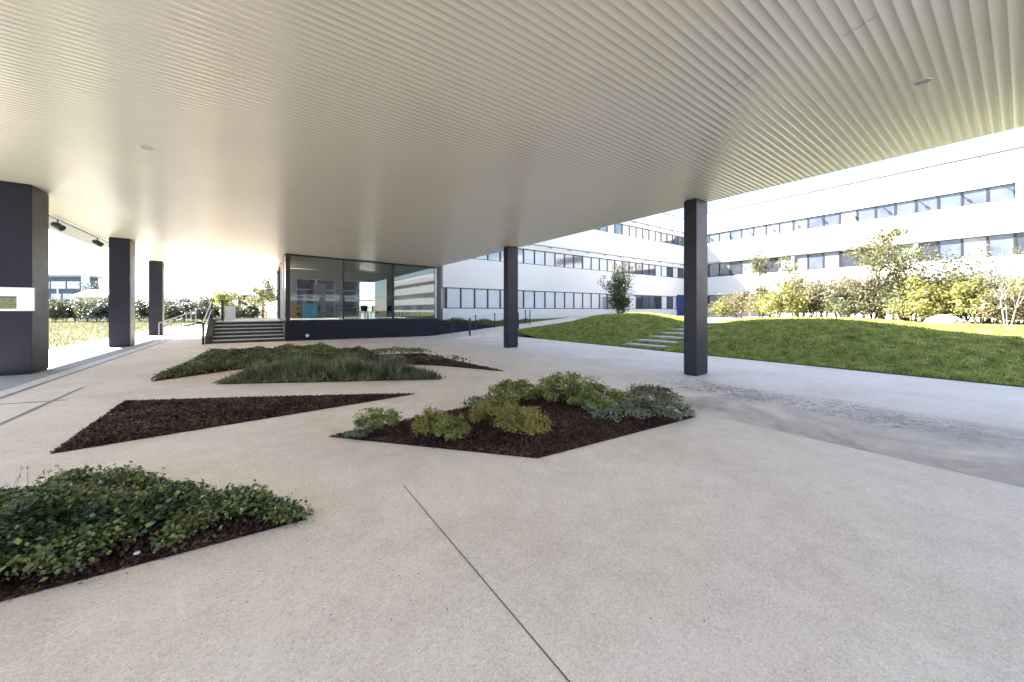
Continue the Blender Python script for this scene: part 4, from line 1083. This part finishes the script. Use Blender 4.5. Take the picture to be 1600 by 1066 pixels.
local_box(ct, 360, 420, 458, 461.5, 48, 5, M['whitemetal'], 'roof'); local_box(ct, 361, 419, 461.6, 468, 48.2, 4.6, M['darkframe'], 'fascia')
for a_ in (372, 391, 409): local_box(ct, a_, a_+2, 468, None, 48.3, 0.3, M['bark'], 'post')
for u, d, v, lb in ((90, 50, 447, 'thin white lamp post before the dark blue building'), (279, 50, 456, 'thin white lamp post right of the slimmest pillar')):
    p = empty('lamp_post', (*at(u, d), FZ0), 0, lb, 'lamp post', 'lamp posts in the field')
    h = hz(v, d)-FZ0
    MB().tube((0, 0, 0), (0, 0, h), 0.11, 0.06).build('pole', M['whitemetal'], p); MB().box(-0.45, 0.1, -0.08, 0.08, h, h+0.09).build('lamp_head', M['greymetal'], p)
hed = [(84, 465), (100, 470), (118, 468), (136, 463), (152, 461), (167, 464), (184, 466), (220, 468), (233, 466), (262, 472), (274, 469), (289, 471), (304, 470), (318, 472), (346, 468), (360, 470), (374, 472), (388, 476)]
desc = ['beside the widest pillar', 'left of the blue roof', 'under the left end of the blue roof', 'under the middle of the blue roof', 'under the right end of the blue roof', 'just left of the middle pillar', 'behind the middle pillar',
        'right of the middle pillar', 'just left of the slim pillar', 'just right of the slim pillar', 'left of the far lamp post', 'right of the far lamp post', 'above the ramp railing', 'nearest the stair railing', 'behind the landing screen', 'right of the landing screen', 'left of the dark shelter', 'in front of the dark shelter']
for i, ((u, v), ds) in enumerate(zip(hed, desc)):
    d = 44+(i*7 % 5); x, y = at(u, d); h = hz(v, d)-FZ0
    shrub('hedge_bush', (x, y, FZ0), 1.0+0.25*(i % 3), h, 2600, 0.22, M['lf_hedge'] if i % 3 else M['lf_sunG'], 'hedge bush '+ds, 'hedge bushes beyond the field', 'bush', stems=4, clumps=26, spread=0.22, hollow=0.3)
for u, v, d, w, mt, lb in ((145, 432, 62, 1.9, 'lf_hedge', 'sparse tree behind the pale blue roof'), (270, 455, 75, 2.2, 'lf_blue', 'left of two far bluish conifers'), (290, 458, 75, 2.0, 'lf_blue', 'right of two far bluish conifers'),
                       (312, 462, 60, 1.6, 'lf_hedge', 'far round tree above the ramp railing'), (348, 441, 40, 1.3, 'lf_sunY', 'yellow leaved tree beyond the landing'), (402, 449, 60, 1.8, 'lf_hedge', 'far tree behind the dark shelter'),
                       (417, 432, 34, 0.7, 'lf_sunG', 'slim tree close to the left side of the pavilion'), (325, 452, 62, 1.5, 'lf_hedge', 'far tree left of the yellow leaved one'), (385, 456, 70, 1.6, 'lf_blue', 'far tree rising over the shelter roof')):
    x, y = at(u, d); h = hz(v, d)-FZ0
    tree((x, y, FZ0), h, w, 1400, 0.22, M[mt], M['bark'], lb, 'distant trees on the left', 0.3, 1, 34, rzf=0.36, hollow=0.3, spread=0.17)

# ------------------------------------------------------------------ light
w = bpy.data.worlds.new('World'); scn.world = w; w.use_nodes = True
nt = w.node_tree; bg = nt.nodes['Background']
sky = nt.nodes.new('ShaderNodeTexSky'); sky.sky_type = 'NISHITA'; sky.sun_disc = False
S = Vector((-0.60, 0.775, 1.0)).normalized()      # towards the sun
elev = math.asin(S.z); az = math.atan2(S.x, S.y)
sky.sun_elevation = elev; sky.sun_rotation = az; sky.air_density = 0.8; sky.dust_density = 0.3; sky.ozone_density = 0.8; sky.altitude = 50
nt.links.new(sky.outputs[0], bg.inputs[0]); bg.inputs[1].default_value = 0.055
sl = bpy.data.lights.new('sun', 'SUN'); sl.energy = 5.0; sl.angle = R(0.5); sl.color = (1, 0.965, 0.91)
so = bpy.data.objects.new('sun', sl); COL.objects.link(so); so.rotation_euler = S.to_track_quat('Z', 'Y').to_euler()
so.location = (0, 0, 30)

# ------------------------------------------------------------------ camera
cam = bpy.data.cameras.new('camera'); co = bpy.data.objects.new('camera', cam); COL.objects.link(co)
co.location = (0, 0, CZ); co.rotation_euler = (R(90), 0, -YAW)
cam.sensor_width = 36; cam.lens = 36*F/1600; cam.shift_y = (V0-533)/1600
cam.clip_start = 0.05; cam.clip_end = 3000
scn.camera = co
vs = scn.view_settings; vs.view_transform = 'Standard'; vs.look = 'None'; vs.gamma = 1; vs.use_curve_mapping = False
vs.exposure = 3.5
scn.cycles.max_bounces = 10; scn.cycles.diffuse_bounces = 6; scn.cycles.transparent_max_bounces = 16
